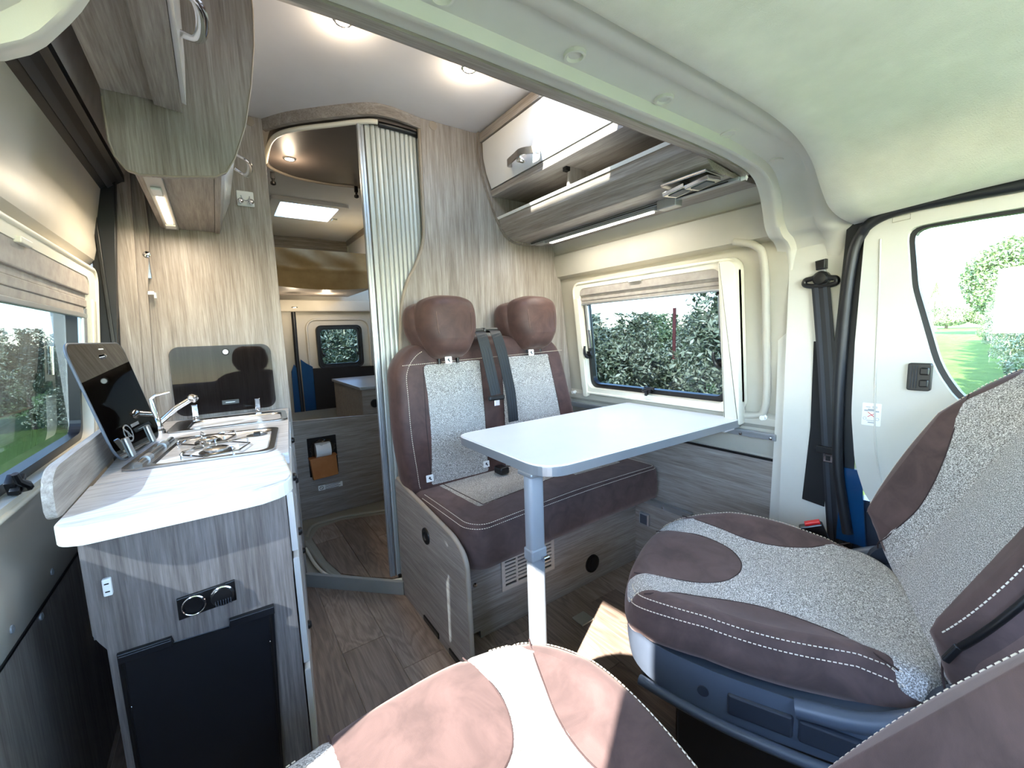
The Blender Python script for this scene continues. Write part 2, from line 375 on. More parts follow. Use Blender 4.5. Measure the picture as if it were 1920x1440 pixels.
# ================================================================ SETTING
def pl(L, z):
    for (z0, x0), (z1, x1) in zip(L, L[1:]):
        if z <= z1: return x0+(x1-x0)*(z-z0)/(z1-z0)
    return L[-1][1]
RW = [(0, 1.525), (.6, 1.53), (.75, 1.52), (1.30, 1.46), (1.5, 1.41), (1.7, 1.31), (1.93, 1.16)]
# floor: base with one raised vinyl plank per piece
fl = box('floor', -.36, 1.56, -.75, 4.08, -.05, -.0035, M['joint'], bev=0); st(fl)
pme = []
for L_ in (1.05,):
    bm = bmesh.new(); add_box(bm, .0009, .1421, 0, 1, -.0035, 0, .0004); bmesh.ops.recalc_face_normals(bm, faces=bm.faces); me = bpy.data.meshes.new('plank'); bm.to_mesh(me); bm.free(); me.materials.append(M['plank'])
joints = {-4: [.5, 1.6], -3: [.2, 1.3], -2: [.75], -1: [.35, 1.62], 0: [.9], 1: [.3, 1.42], 2: [.1, 1.23], 3: [.62, 1.66], 4: [.25, 1.13], 5: [.83], 6: [.45, 1.5], 7: [.1, 1.1], 8: [.7], 9: [.3]}
for i, js in joints.items():
    x0 = .247+.143*(i-1); ys = [-.7]+js+[2.0]
    for a, b in zip(ys, ys[1:]):
        o = bpy.data.objects.new('plank', me); COL.objects.link(o); o.parent = fl; sx = 1
        if x0+.143 > 1.55: continue
        o.location = (x0, a+.0008, 0); o.scale = (1, b-a-.0016, 1)
# ceiling slab around two roof hatches
st(boxes('ceiling', [(-.36, 1.56, .66, .74, 1.912, 1.95), (-.36, .62, .74, 1.19, 1.912, 1.95), (1.02, 1.56, .74, 1.19, 1.912, 1.95), (-.36, 1.56, 1.19, 2.94, 1.912, 1.95),
    (-.36, .395, 2.94, 3.29, 1.912, 1.95), (.735, 1.56, 2.94, 3.29, 1.912, 1.95), (-.36, 1.56, 3.29, 4.1, 1.912, 1.95)], M['ceiling']))
# right side wall lining with window opening
bm = bmesh.new()
def wall_patch(bm, prof, y0, y1, t=.035):
    P = [(pl(RW, z)+dx, z) for z, dx in prof]; Q = [(x+t, z) for x, z in P][::-1]
    add_prism(bm, P+Q, 'y', y0, y1)
low = [(0, 0), (.60, 0), (.605, .004), (.62, 0), (.70, 0), (.715, -.012), (.74, -.012), (.755, .012), (.79, .012)]
mid = [(.79, .012), (1.255, .012)]
top = [(1.255, .012), (1.318, .014), (1.33, -.018), (1.40, -.016), (1.428, -.012), (1.438, .004), (1.46, .002), (1.475, -.006), (1.60, 0), (1.93, 0)]
wall_patch(bm, low, .60, 1.66); wall_patch(bm, top, .60, 1.66); wall_patch(bm, mid, .60, .785); wall_patch(bm, mid, 1.485, 1.66)
# raised rim closing the window recess at its front end
wr = bm_done(bm, 'wall_right', M['lining'], smooth=math.radians(28)); st(wr)
tube('trim', smooth_path([(pl(RW, .74)-.004, .80, .74), (pl(RW, .745)-.006, .70, .745), (pl(RW, .79)-.006, .665, .79), (pl(RW, 1.0)-.006, .66, 1.0), (pl(RW, 1.26)-.008, .662, 1.25), (pl(RW, 1.31)-.014, .685, 1.31), (pl(RW, 1.33)-.016, .75, 1.335)], 6), .012, M['lining'], wr, 10)
prism('wood_panel', [(.60, .30), (1.62, .30), (1.62, .597), (.60, .597)], 'x', 1.508, 1.522, M['wood_y'], wr)
prism('wood_box_panel', [(.62, .0), (1.62, .0), (1.62, .305), (.62, .305)], 'x', 1.492, 1.522, M['wood_y'], wr)
boxes('panel_top_rail', [(1.504, 1.512, .60, 1.62, .596, .604)], M['black'], wr)
boxes('ledge_rail', [(1.486, 1.507, .92, 1.17, .305, .314), (1.486, 1.489, .92, 1.17, .292, .306)], M['alu'], wr)
for y in (.93, 1.05, 1.16): lathe('screw', [(.005, 0), (.004, .002), (.001, .003)], (1.4865, y, .299), (-1, 0, 0), M['chrome'], wr, 10)
box('table_rail', 1.500, 1.524, .625, 1.62, .668, .690, M['alu'], wr, .002)
box('table_rail_lip', 1.494, 1.503, .625, 1.62, .684, .692, M['alu'], wr, .001)
for y in (.64, .74, .95): lathe('screw', [(.006, 0), (.005, .003), (.001, .004)], (1.499, y, .676), (-1, 0, 0), M['chrome'], wr, 10)
for (px_, py_) in ((1079, 735), (1434, 782)):
    p = at(px_, py_, X=1.515); lathe('blind_peg', [(.010, 0), (.010, .006), (.006, .008), (.006, .02), (.008, .022), (.001, .023)], p, (-1, 0, 0), M['white'], wr, 14)
# push latch in the low box
lb = box('push_latch', 1.478, 1.494, 1.115, 1.165, .19, .245, M['alu'], wr, .004); box('latch_insert', 1.475, 1.482, 1.122, 1.158, .197, .238, M['seat_plastic'], lb, .002)
# rear right, left, rear and front outer shells (out of sight, keep daylight out; high gap added to brighten the rear ceiling)
st(boxes('wall_right_rear', [(1.53, 1.56, 1.66, 4.1, 0, 1.62), (1.53, 1.56, 1.66, 4.1, 1.86, 1.95), (1.53, 1.56, 1.66, 2.8, 1.62, 1.86), (1.53, 1.56, 3.8, 4.1, 1.62, 1.86)], M['lining']))
# left wall: sliding door
LW = [(0, -.335), (.555, -.335), (.8, -.345), (1.3, -.302), (1.56, -.245), (1.62, -.22)]
d1 = thing('door_1', 'beige sliding side door panel with dark wooden lower board', 'door', (-.34, 1.2, 0)); del d1['category']; st(d1)
bm = bmesh.new()
def lpatch(bm, prof, y0, y1):
    P = [(pl(LW, z)+dx, z) for z, dx in prof]; add_prism(bm, P+[(x-.03, z) for x, z in P][::-1], 'y', y0, y1)
lpatch(bm, [(.556, .0), (.57, .004), (.66, .012), (.70, -.006), (.80, -.006)], .42, 1.86)
lpatch(bm, [(1.27, -.006), (1.315, -.004), (1.33, .01), (1.36, .012), (1.40, .004), (1.56, 0), (1.60, .004)], .42, 1.86)
lpatch(bm, [(.80, -.006), (1.27, -.006)], .42, .70); lpatch(bm, [(.80, -.006), (1.27, -.006)], 1.755, 1.86)
bm_done(bm, 'door_panel', M['door_beige'], d1, smooth=math.radians(30))
prism('lower_board', [(.42, .0), (1.86, .0), (1.86, .554), (.42, .554)], 'x', -.36, -.333, M['wood_z'], d1)
box('board_seam', -.336, -.3315, .42, 1.86, .553, .558, M['black'], d1, 0)
for px_, py_, X_ in ((97, 1072, -.33), (77, 1156, -.332), (22, 1180, -.33), (108, 265, -.262), (107, 443, -.30)):
    p = at(px_, py_, X=X_); lathe('fixing_cap', [(.007, -.004), (.007, .002), (.001, .004)], p, (1, 0, 0), M['frame_white'] if py_ < 500 else M['grey_paint'], d1, 12)
# black seal around the door opening
a, b, c, d = (at(x, y, Y=1.84) for x, y in ((163, 345), (216, 335), (219, 640), (183, 640)))
e1 = at(225, 860, Y=1.84); e2 = at(190, 860, Y=1.84)
prism('trim_1', [(a[0], a[2]), (b[0], b[2]), (c[0], c[2]), (c[0], .3), (d[0]-.01, .3), (d[0], d[2])], 'y', 1.84, 1.87, M['rubber'], bev=.004)['kind'] = 'structure'
box('trim_2', c[0]-.013, c[0]-.003, 1.830, 1.84, .3, 1.58, M['black'], bev=.002)['kind'] = 'structure'
t3 = prism('trim_3', [(-.262, 1.53), (-.247, 1.548), (-.205, 1.580), (-.190, 1.583), (-.190, 1.605), (-.27, 1.605)], 'y', .50, 1.86, M['rubber'], bev=.003); t3['kind'] = 'structure'
prism('groove', [(-.232, 1.556), (-.218, 1.567), (-.216, 1.564), (-.230, 1.553)], 'y', .50, 1.85, M['seat_plastic_dk'], t3, bev=0)
st(prism('wall_left', [(-.195, 1.59), (-.178, 1.66), (-.158, 1.76), (-.14, 1.92), (-.2, 1.92), (-.26, 1.6)], 'y', .55, 1.95, M['suede_wall'], bev=0, smooth=math.radians(40)))
st(boxes('wall_left_rear', [(-.40, -.37, 1.84, 4.1, 0, 1.95), (-.40, -.30, .42, 1.9, 1.60, 1.95)], M['lining']))
st(boxes('wall_left_outer', [(-.40, -.37, .42, 1.9, 0, .55), (-.375, -.34, .37, .46, 0, 1.3)], M['door_beige']))
# wood filler between seal and partition
a, b, c, d = (at(x, y, Y=1.90) for x, y in ((216, 330), (243, 345), (272, 620), (219, 640)))
st(prism('trim_4', [(a[0], a[2]+.1), (b[0]+.01, b[2]+.1), (c[0]-.03, .76), (d[0]-.01, .76)], 'y', 1.88, 1.90, M['wood_z']))
a2, b2 = at(250, 345, Y=1.93), at(282, 400, Y=1.93)
st(prism('trim_5', [(-.24, .76), (-.20, .76), (-.175, 1.25), (-.150, 1.45), (-.150, 1.68), (-.235, 1.68)], 'y', 1.915, 1.945, M['wood_z']))
# partition behind the kitchen
kp = st(prism('wall_kitchen_partition', [(-.33, 0), (.228, 0), (.228, .8), (.226, 1.912), (-.33, 1.912)], 'y', 1.95, 1.972, M['wood_z'], bev=.002))
lathe('cover_cap', [(.016, 0), (.016, .002), (.001, .003)], at(468, 228, Y=1.95), (0, -1, 0), M['wood_edge'], kp, 18)
# bench partition with the curved cut-out
P = smooth_path([(.742, 1.912), (.740, 1.7), (.738, 1.50), (.725, 1.42), (.690, 1.34), (.655, 1.28), (.628, 1.20), (.616, 1.12), (.600, .95)], 5)
P = [tuple(p) for p in P]
bp = st(prism('wall_bench_partition', P+[(.56, .5), (.55, 0), (1.52, 0), (1.53, .6), (1.52, .75), (1.46, 1.3), (1.41, 1.5), (1.31, 1.7), (1.17, 1.912)], 'y', 1.635, 1.655, M['wood_z'], bev=.0015))
lathe('cover_cap', [(.017, 0), (.017, .002), (.001, .003)], at(812, 236, Y=1.635), (0, -1, 0), M['wood_edge'], bp, 18)
tube('edge_band', [(p[0]-.002, 1.645, p[1]) for p in P], .0085, M['wood_edge'], bp, 8)
# header arch between cab and living area
inner = [(-.36, .0), (-.36, .9), (-.34, 1.20), (-.26, 1.30), (-.139, 1.336), (-.09, 1.385), (-.05, 1.45), (.0, 1.488), (.10, 1.502), (.3, 1.507), (.6, 1.508), (1.0, 1.507), (1.18, 1.499), (1.285, 1.484), (1.335, 1.452), (1.365, 1.40), (1.385, 1.35), (1.415, 1.322), (1.455, 1.305), (1.482, 1.26), (1.500, 1.1), (1.508, .8), (1.498, .5), (1.488, .3), (1.488, 0)]
inner = [tuple(p) for p in smooth_path(inner, 4)]
NI = len(inner); bm = bmesh.new(); rows = []
cx, cz = .56, .7
def offs(p, d):
    v = Vector((p[0]-cx, p[1]-cz)); 
    n = Vector((v.x*.55, v.y if v.y > 0 else 0)); n.normalize(); return (p[0]+n.x*d, p[1]+n.y*d)
for (y, d) in ((.634, .05), (.632, .0), (.608, -.002), (.600, -.009), (.590, -.008), (.580, .008), (.510, .010), (.500, -.002), (.47, -.003), (.445, .014), (.425, .03), (.425, .10), (.634, .10)):
    rows.append([bm.verts.new((offs(p, d)[0], y, offs(p, d)[1])) for p in inner])
for A, B in zip(rows, rows[1:]+rows[:1]):
    for i in range(NI-1): bm.faces.new((A[i], B[i], B[i+1], A[i+1]))
ar = bm_done(bm, 'trim_arch', M['plastic'], smooth=math.radians(50)); st(ar)
for px_, py_ in ((828, 0), (1078, 112), (1245, 193), (1366, 255), (1456, 305)):
    p = at(px_, py_, Z=1.508 if px_ < 1400 else 1.490); lathe('dimple', [(.019, -.001), (.018, .0045), (.014, .005), (.011, .001), (.001, .0005)], (p[0], p[1], p[2]+.008), (0, 0, -1), M['plastic'], ar, 22)
for px_, py_ in ((1485, 445), (1541, 435)):
    p = at(px_, py_, X=1.462); lathe('screw_cover', [(.009, -.003), (.008, .001), (.001, .002)], (p[0]-.004, p[1], p[2]), (-.5, 0, -1), M['lining'], ar, 14)
hb = [(x, z) for x, z in ((p[0], p[1]) for p in inner) if z > 1.455 and -.02 < x < 1.30]
bm = bmesh.new(); rows = []
for (y, d) in ((.633, -.004), (.650, -.003), (.668, .003), (.680, .020), (.680, .05), (.633, .05)): rows.append([bm.verts.new((offs(p, d)[0], y, offs(p, d)[1])) for p in hb])
for A, B in zip(rows, rows[1:]+rows[:1]):
    for i in range(len(hb)-1): bm.faces.new((A[i], B[i], B[i+1], A[i+1]))
st(bm_done(bm, 'trim_header_wood', M['wood_x'], smooth=math.radians(50)))
st(box('wall_over_cab', -.36, .99, .685, .70, 1.53, 1.93, M['wood_x']))
box('seam', 1.4825, 1.4875, .535, .538, .3, 1.24, M['lining'], ar, 0)
# side pillar on the right: closes between arch and cab door
st(prism('trim_pillar', [(.425, 0), (.60, 0), (.60, 1.29), (.425, 1.29)], 'x', 1.482, 1.545, M['plastic']))
st(boxes('ceiling_cab_outer', [(-.40, 1.56, -.66, .72, 1.60, 1.63), (1.53, 1.56, -.66, .72, 1.345, 1.60), (-.40, -.37, -.66, .72, 1.36, 1.60), (-.4, 1.56, .70, .72, 1.60, 1.95)], M['plastic']))
# cab roof with felt headliner
bm = bmesh.new(); rows = []
for (y, dz) in ((.447, 0), (.435, -.008), (.38, -.004), (.2, .01), (0, .02), (-.2, .015), (-.36, -.005), (-.66, -.05), (-.66, .05), (-.36, .06), (.447, .06)):
    L_ = [(-.36, 1.30), (-.25, 1.36), (-.16, 1.43), (0, 1.475), (.3, 1.492), (.6, 1.495), (.9, 1.494), (1.04, 1.486), (1.13, 1.470), (1.205, 1.438), (1.262, 1.388), (1.32, 1.350), (1.40, 1.334), (1.47, 1.33), (1.52, 1.33)]
    rows.append([bm.verts.new((p[0], y, p[1]+dz)) for p in smooth_path(L_, 4)])
for A, B in zip(rows, rows[1:]+rows[:1]):
    for i in range(len(A)-1): bm.faces.new((A[i], B[i], B[i+1], A[i+1]))
st(bm_done(bm, 'ceiling_cab', M['headliner'], smooth=math.radians(40)))
st(prism('trim_dashboard', [(-.42, .80), (-.46, .90), (-.60, .93), (-.80, .90), (-.80, .4), (-.50, .4)], 'x', -.36, 1.47, M['plastic'], bev=.01))  # unseen dashboard, added to bounce sunlight up to the headliner
st(boxes('wall_front', [(-.4, 1.56, -.80, -.75, -.05, .80)], M['seat_plastic_dk']))
st(boxes('wall_cab_left_sun_block', [(-.40, -.37, -.80, .42, -.05, .82), (-.40, -.37, -.80, -.05, .82, 1.36)], M['plastic']))  # unseen; solid part ahead of the window added to cut the sun
# cab door on the right
hole = [(.322, 1.288), (.306, 1.14), (.25, .93), (.20, .85), (-.2, .84), (-.72, .84), (-.5, 1.1), (-.30, 1.27), (-.1, 1.288), (.2, 1.290)]
hole = round_poly(hole, [.03, .02, .05, .03, 0, .03, 0, .03, 0, 0], 4)
outer = [(.405, 1.31), (.412, 1.0), (.41, .8), (.395, .66), (.36, .55), (.1, .5), (-.78, .5), (-.78, 1.05), (-.34, 1.352), (.33, 1.352)]
outer = round_poly(outer, [.04, 0, .03, .03, .04, 0, .03, 0, .03, .05], 4)
def resample(P, n, start):
    P = [Vector(p) for p in P]; L_ = [0]
    for i in range(len(P)): L_.append(L_[-1]+(P[(i+1) % len(P)]-P[i]).length)
    i0 = min(range(len(P)), key=lambda i: (P[i]-Vector(start)).length); out = []
    for k in range(n):
        s = (L_[i0]+L_[-1]*k/n) % L_[-1]
        for i in range(len(P)):
            if L_[i] <= s <= L_[i+1]: q = (s-L_[i])/max(1e-9, L_[i+1]-L_[i]); out.append(tuple(P[i].lerp(P[(i+1) % len(P)], q))); break
    return out
def signed(P): return sum(P[i][0]*P[(i+1) % len(P)][1]-P[(i+1) % len(P)][0]*P[i][1] for i in range(len(P)))
if signed(hole)*signed(outer) < 0: hole = hole[::-1]
N_ = 120
def bypolar(P, c, n):
    out = []
    for k in range(n):
        a = 2*PI*k/n; dx, dy = math.cos(a), math.sin(a); best = None
        for i in range(len(P)):
            (x0, y0), (x1, y1) = P[i], P[(i+1) % len(P)]; ex, ey = x1-x0, y1-y0; den = dx*ey-dy*ex
            if abs(den) < 1e-12: continue
            t = ((x0-c[0])*ey-(y0-c[1])*ex)/den; u_ = ((x0-c[0])*dy-(y0-c[1])*dx)/den
            if t > 0 and -1e-9 <= u_ <= 1+1e-9 and (best is None or t > best): best = t
        out.append((c[0]+dx*best, c[1]+dy*best))
    return out
cc = (-.1, 1.06); H2, O2 = bypolar(hole, cc, 360), bypolar(outer, cc, 360)
d2 = thing('door_2', 'cab door with cream trim and large clear window', 'door', (1.46, 0, .4)); del d2['category']; st(d2)
prism('door_trim', O2, 'x', 1.445, 1.475, M['plastic'], d2, hole=H2)
bm = bmesh.new(); A = [bm.verts.new((1.4442, *(np.array(o)*.62+np.array(h)*.38))) for o, h in zip(O2, H2)]; bm.free()
ring = [tuple(np.array(h)+(np.array(h)-np.array(cc))/np.linalg.norm(np.array(h)-np.array(cc))*.002) for h in H2]; ring2 = [tuple(np.array(h)-(np.array(h)-np.array(cc))/np.linalg.norm(np.array(h)-np.array(cc))*.012) for h in H2]
prism('window_seal', ring, 'x', 1.462, 1.485, M['rubber'], d2, hole=ring2)
prism('window_pane', H2, 'x', 1.474, 1.477, M['pane'], d2, bev=0)
tube('trim_crease', smooth_path([(1.4445, .372, 1.27), (1.444, .366, 1.1), (1.444, .362, .9), (1.444, .352, .72), (1.444, .33, .6)], 6), .0022, M['plastic'], d2, 8)
# door seal: thick black rubber loop round the opening
sp = [(.40, .45), (.43, .62), (.440, .8), (.440, 1.0), (.432, 1.2), (.415, 1.285), (.37, 1.325), (.28, 1.336), (.10, 1.334), (-.2, 1.33), (-.36, 1.32)]
st(tube('trim_door_seal', [(1.443 if p[1] < 1.3 else 1.436, p[0], p[1]) for p in smooth_path(sp, 6)], .0135, M['rubber'], None, 10))
st(prism('trim_door_gap', [(.39, .3), (.45, .3), (.46, .62), (.465, 1.0), (.45, 1.34), (.39, 1.345), (.41, 1.0)], 'x', 1.462, 1.50, M['rubber'], bev=0))
prism('blue_sill', [(.36, .42), (.43, .42), (.425, .64), (.38, .64)], 'x', 1.452, 1.461, M['blue'], d2, bev=0)
st(boxes('wall_cab_right', [(1.475, 1.52, -.80, .43, -.05, .55)], M['seat_plastic_dk']))
# air vent block with two sliders
v0 = at(1705, 680, X=1.442); v1 = at(1752, 732, X=1.442); yA, yB, zA, zB = v0[1], v1[1]+.006, v1[2]-.002, v0[2]
vt = prism('door_vent', rrect(yB, yA, zA, zB, .005, 3), 'x', 1.430, 1.446, M['black'], d2, bev=.002)
for k in range(3): box('fin', 1.4275, 1.4305, yA-.006-.0055*k-.002, yA-.006-.0055*k, zA+.006, zB-.006, M['seat_plastic_dk'], vt, .0006)
for zz in (zA+(zB-zA)*.28, zA+(zB-zA)*.72): box('slider', 1.420, 1.431, yB+.003, yA-.024, zz-.009, zz+.009, M['black'], vt, .003)
# embossed plate over the window
p0 = at(1690, 409, X=1.443); pp = thing('x', 'x', 'x'); bpy.data.objects.remove(pp)
tube('embossed_plate', [(1.444, p0[1]+a*.017, p0[2]+b*.006+(-a*.001)) for a, b in ((-1, -1), (1, -1), (1, 1), (-1, 1))], .0011, M['lining'], d2, 6, closed=True)
# ------------------------------------------------ windows of the van (acrylic, framed, with blinds)
def mtx3(o, u, v):
    u = Vector(u).normalized(); v = Vector(v); v = (v-u*v.dot(u)).normalized(); w = u.cross(v); m = Matrix((u, v, w)).transposed().to_4x4(); m.translation = Vector(o); return m
def strut(t, u, v0, v1, w=.012):
    s = tube('gas_strut', [(u, v0, w), (u, v0+(v1-v0)*.45, w)], .009, M['chrome'], t, 12, local=True)
    tube('strut_body', [(u, v0+(v1-v0)*.42, w), (u, v1, w)], .0105, M['alu'], s, 12, local=True)
    lathe('strut_joint', [(.012, 0), (.013, .012), (.001, .014)], (u, v1+.004, w-.006), (0, 0, 1), M['black'], s, 12, local=True)
def latch(t, u, v, rot=0, s=1):
    m = Matrix.Translation((u, v, .012)) @ Matrix.Rotation(rot, 4, 'Z') @ Matrix.Scale(s, 4)
    bm = bmesh.new(); add_box(bm, -.018, .018, -.012, .012, -.006, .006, .002, m); add_box(bm, -.006, .006, -.022, .02, 0, .014, .002, m)
    add_tube(bm, [m @ Vector(q) for q in ((-.012, 0, .012), (-.004, .004, .020), (.01, .01, .022), (.028, .016, .016), (.045, .013, .014))], [.007*s, .008*s, .007*s, .006*s, .005*s], 8)
    add_lathe(bm, [(.006*s, 0), (.006*s, .004), (.001, .005)], m @ Matrix.Translation((-.012, -.004, .006)), 8)
    bm_done(bm, 'latch', M['black'], t, math.radians(40), local=True)
def camper_window(name, m, Wd, Hd, l=.03, r=.03, b=.026, tp=.03, struts=(1, 1), pane='pane_tint', blind=.075, frame='frame_white', lat=((.5, .0), )):
    t = thing(name, name, 'x', mtx=m); del t['category']; del t['label']; st(t)
    prism('frame', rrect(0, Wd, 0, Hd, .045), 'z', -.012, .022, M[frame], t, hole=rrect(l, Wd-r, b, Hd-tp, .035), local=True, smooth=math.radians(30))
    tube('frame_lip', [(x, y, .022) for x, y in rrect(.006, Wd-.006, .006, Hd-.006, .04)], .006, M[frame], t, 8, closed=True, local=True)
    prism('rubber_seal', rrect(l-.004, Wd-r+.004, b-.004, Hd-tp+.004, .038), 'z', -.026, -.002, M['black'], t, hole=rrect(l+.018, Wd-r-.018, b+.02, Hd-tp-.018, .035), local=True)
    prism('pane', rrect(l+.0, Wd-r-.0, b+.0, Hd-tp-.0, .035), 'z', -.030, -.026, M[pane], t, bev=0, local=True)
    if blind:
        bl = box('blind_cassette', l, Wd-r, Hd-tp-blind*.45, Hd-tp+.004, -.004, .02, M['blind'], t, .003, local=True)
        for k in range(3): box('pleat', l, Wd-r, Hd-tp-blind*(.6+.18*k), Hd-tp-blind*(.42+.18*k), .0+.003*(k % 2), .012+.003*(k % 2), M['blind'], bl, .002, local=True)
        box('pull_bar', l, Wd-r, Hd-tp-blind*1.06, Hd-tp-blind*.95, -.002, .016, M['alu'], bl, .002, local=True)
        box('blind_tab', Wd*.47-.03, Wd*.47+.03, Hd-tp-.004, Hd-tp+.008, .018, .030, M[frame], bl, .002, local=True)
    if struts[0]: strut(t, l+.022, Hd*.62 if name != 'window_1' else Hd*.42, Hd-tp-.08, .0); latch(t, l+.022, Hd*.36, PI/2)
    if struts[1]: strut(t, Wd-r-.012, Hd*.40, Hd-tp-.09, .006); latch(t, Wd-r-.016, Hd*.33, PI*.55)
    for f, rr in lat: latch(t, l+(Wd-l-r)*f, b+.018, rr)
    return t
w1 = camper_window('window_1', mtx3((1.518, 1.528, .748), (0, -1, 0), (-.062, 0, .54)), .795, .545, l=.042, r=.06, b=.03)
prism('blind_guide', rrect(.735, .795, -.035, .535, .016, 4, rs=(.004, .004, .03, .006)), 'z', 0, .045, M['frame_white'], w1, bev=.008, smooth=math.radians(35), local=True)
prism('blind_guide', rrect(.012, .038, -.012, .47, .004), 'z', .012, .032, M['frame_white'], w1, bev=.002, local=True)
w2 = camper_window('window_2', mtx3((-.347, .66, .775), (0, 1, 0), (.045, 0, .51)), 1.14, .525, l=.04, r=.085, b=.024, tp=.035, struts=(0, 1), blind=.11, lat=((.43, 2.2),))
box('blind_guide', 1.072, 1.115, -.01, .43, .0, .026, M['frame_white'], w2, .003, local=True)
box('guide_groove', 1.086, 1.094, -.005, .425, .025, .0275, M['lining'], w2, 0, local=True)
# ================================================================ WASHROOM AND REAR
# shower tray with sill, planked floor piece, low wall
sh = st(prism('floor_shower', [(.226, 1.937), (.545, 1.612), (.78, 1.66), (.95, 2.0), (.95, 2.62), (.2, 2.62)], 'z', -.003, .028, M['tray'], bev=.003))
prism('sill_front', [(.213, 1.928), (.532, 1.602), (.545, 1.612), (.228, 1.940)], 'z', 0, .058, M['sill'], sh, bev=.002)
rim = smooth_path([(.272, 2.30), (.292, 2.05), (.325, 1.87), (.41, 1.765), (.52, 1.672), (.75, 1.66)], 6)
tube('tray_rim', [(p[0], p[1], .032) for p in rim], .010, M['tray'], sh, 8)
tube('tray_rim', [(p[0], p[1], .032) for p in smooth_path([(.285, 2.34), (.34, 2.48), (.48, 2.50), (.64, 2.46), (.9, 2.36)], 6)], .010, M['tray'], sh, 8)
tb = smooth_path([(.262, 2.2), (.272, 2.0), (.305, 1.865), (.40, 1.75), (.50, 1.665), (.62, 1.63)], 6)
tube('bottom_track', [(p[0], p[1], .044) for p in tb], .007, M['frame_white'], sh, 6)
FP = [(.310, 2.33), (.36, 2.43), (.485, 2.455), (.62, 2.41), (.9, 2.3), (.9, 1.70), (.53, 1.692), (.438, 1.775), (.352, 1.88), (.322, 2.05)]
FP = [(p[0], p[1]) for p in FP]
def clip(P, x0, x1, y0, y1):
    for ax, lim, sg in ((0, x0, 1), (0, x1, -1), (1, y0, 1), (1, y1, -1)):
        out = []
        for i in range(len(P)):
            a, b = P[i], P[(i+1) % len(P)]; da, db = (a[ax]-lim)*sg, (b[ax]-lim)*sg
            if da >= 0: out.append(a)
            if da*db < 0: t = da/(da-db); out.append((a[0]+(b[0]-a[0])*t, a[1]+(b[1]-a[1])*t))
        P = out
        if len(P) < 3: return []
    return P
for x0, x1, ys in ((.30, .447, (1.6, 2.24, 2.6)), (.447, .59, (1.6, 2.6)), (.59, .733, (1.6, 2.12, 2.6)), (.733, .9, (1.6, 2.6))):
    for y0, y1 in zip(ys, ys[1:]):
        q = clip(FP, x0+.0012, x1-.0012, y0+.0012, y1-.0012)
        if q: prism('plank', q, 'z', .028, .034, M['plank'], sh, bev=0)
lw = st(prism('wall_washroom_low', [(.2, .03), (.97, .03), (.97, .575), (.62, .595), (.2, .617)], 'y', 2.60, 2.62, M['wood_x'], bev=.002))
ring_o = [(x, z) for x, z in rrect(.365, .535, .265, .515, .006, 2)]
ni = thing('paper_holder', 'dark wall niche with a film-wrapped roll and orange wooden front, below the washroom opening', 'paper holder', (.45, 2.59, .27))
nx0, _, nz1 = at(575, 823, Y=2.595); nx1, _, nz0 = at(634, 872, Y=2.595)
box('niche', nx0, nx1+.0, 2.590, 2.599, nz0-.04, nz1, M['dark'], ni, .002)
bx0, _, bz1 = at(582, 862, Y=2.56); bx1, _, bz0 = at(634, 890, Y=2.56)
prism('wooden_front', [(bx0-.004, bz1), (bx1-.004, bz1+.006), (bx1, bz0+.008), (bx0+.006, bz0)], 'y', 2.545, 2.588, M['orange_wood'], ni, bev=.002)
prism('wooden_lid', [(bx0-.008, bz1-.001), (bx1-.002, bz1+.006), (bx1-.002, bz1+.012), (bx0-.008, bz1+.006)], 'y', 2.535, 2.588, M['orange_wood'], ni, bev=.001)
me = bpy.data.meshes.new('wrapped_roll'); bm = bmesh.new(); bmesh.ops.create_icosphere(bm, subdivisions=4, radius=1)
for v in bm.verts:
    n = 1+.10*math.sin(v.co.x*9+v.co.z*7)*math.cos(v.co.z*11+v.co.y*5)+rng.normal()*.012; v.co = Vector((v.co.x*.066*n, v.co.y*.03*n, v.co.z*.056*n))+Vector(((bx0+bx1)/2, 2.566, bz1+.05))
bm.to_mesh(me); bm.free(); newobj('wrapped_roll', me, M['clear_plastic'], ni, True)
lathe('paper_roll', [(.016, -.04), (.042, -.04), (.042, .04), (.016, .04)], ((bx0+bx1)/2, 2.566, bz1+.045), (1, 0, 0), M['white'], ni, 20)
def sticker(name, label, m, w, h, marks, group=None, parent=None, round_=.002):
    o = bpy.data.objects.new(name, None)
    bm = bmesh.new(); P = rrect(-w/2, w/2, -h/2, h/2, round_, 2); add_prism(bm, P, 'z', 0, .0006)
    s = bm_done(bm, name, M['white'], None, mtx=m); tag(s, label, 'sticker', group)
    for nm, mat, L_ in marks:
        bm = bmesh.new()
        for b_ in L_:
            if b_[0] == 'b': add_box(bm, b_[1], b_[2], b_[3], b_[4], .0006, .0011)
            elif b_[0] == 'r':
                add_prism(bm, [(b_[1]+b_[3]*math.cos(a*PI/10), b_[2]+b_[3]*math.sin(a*PI/10)) for a in range(20)], 'z', .0006, .0011, hole=[(b_[1]+b_[3]*.78*math.cos(a*PI/10), b_[2]+b_[3]*.78*math.sin(a*PI/10)) for a in range(20)])
            elif b_[0] == 'l':
                a_, c_ = Vector((b_[1], b_[2], 0)), Vector((b_[3], b_[4], 0)); d_ = (c_-a_).normalized(); n_ = Vector((-d_.y, d_.x, 0))*b_[5]
                add_prism(bm, [tuple((q)[:2]) for q in (a_-n_, c_-n_, c_+n_, a_+n_)], 'z', .0006, .0012)
        bm_done(bm, nm, M[mat], s, local=True)
    return s
mkg = [('print', 'seat_plastic_dk', [('r', -.050, 0, .011), ('l', -.057, .007, -.043, -.007, .0009)]+[('b', -.03, .055-.01*(k % 2), .010-.008*k, .0125-.008*k) for k in range(4)])]
lx, ly, lz = at(620, 911, Y=2.598)
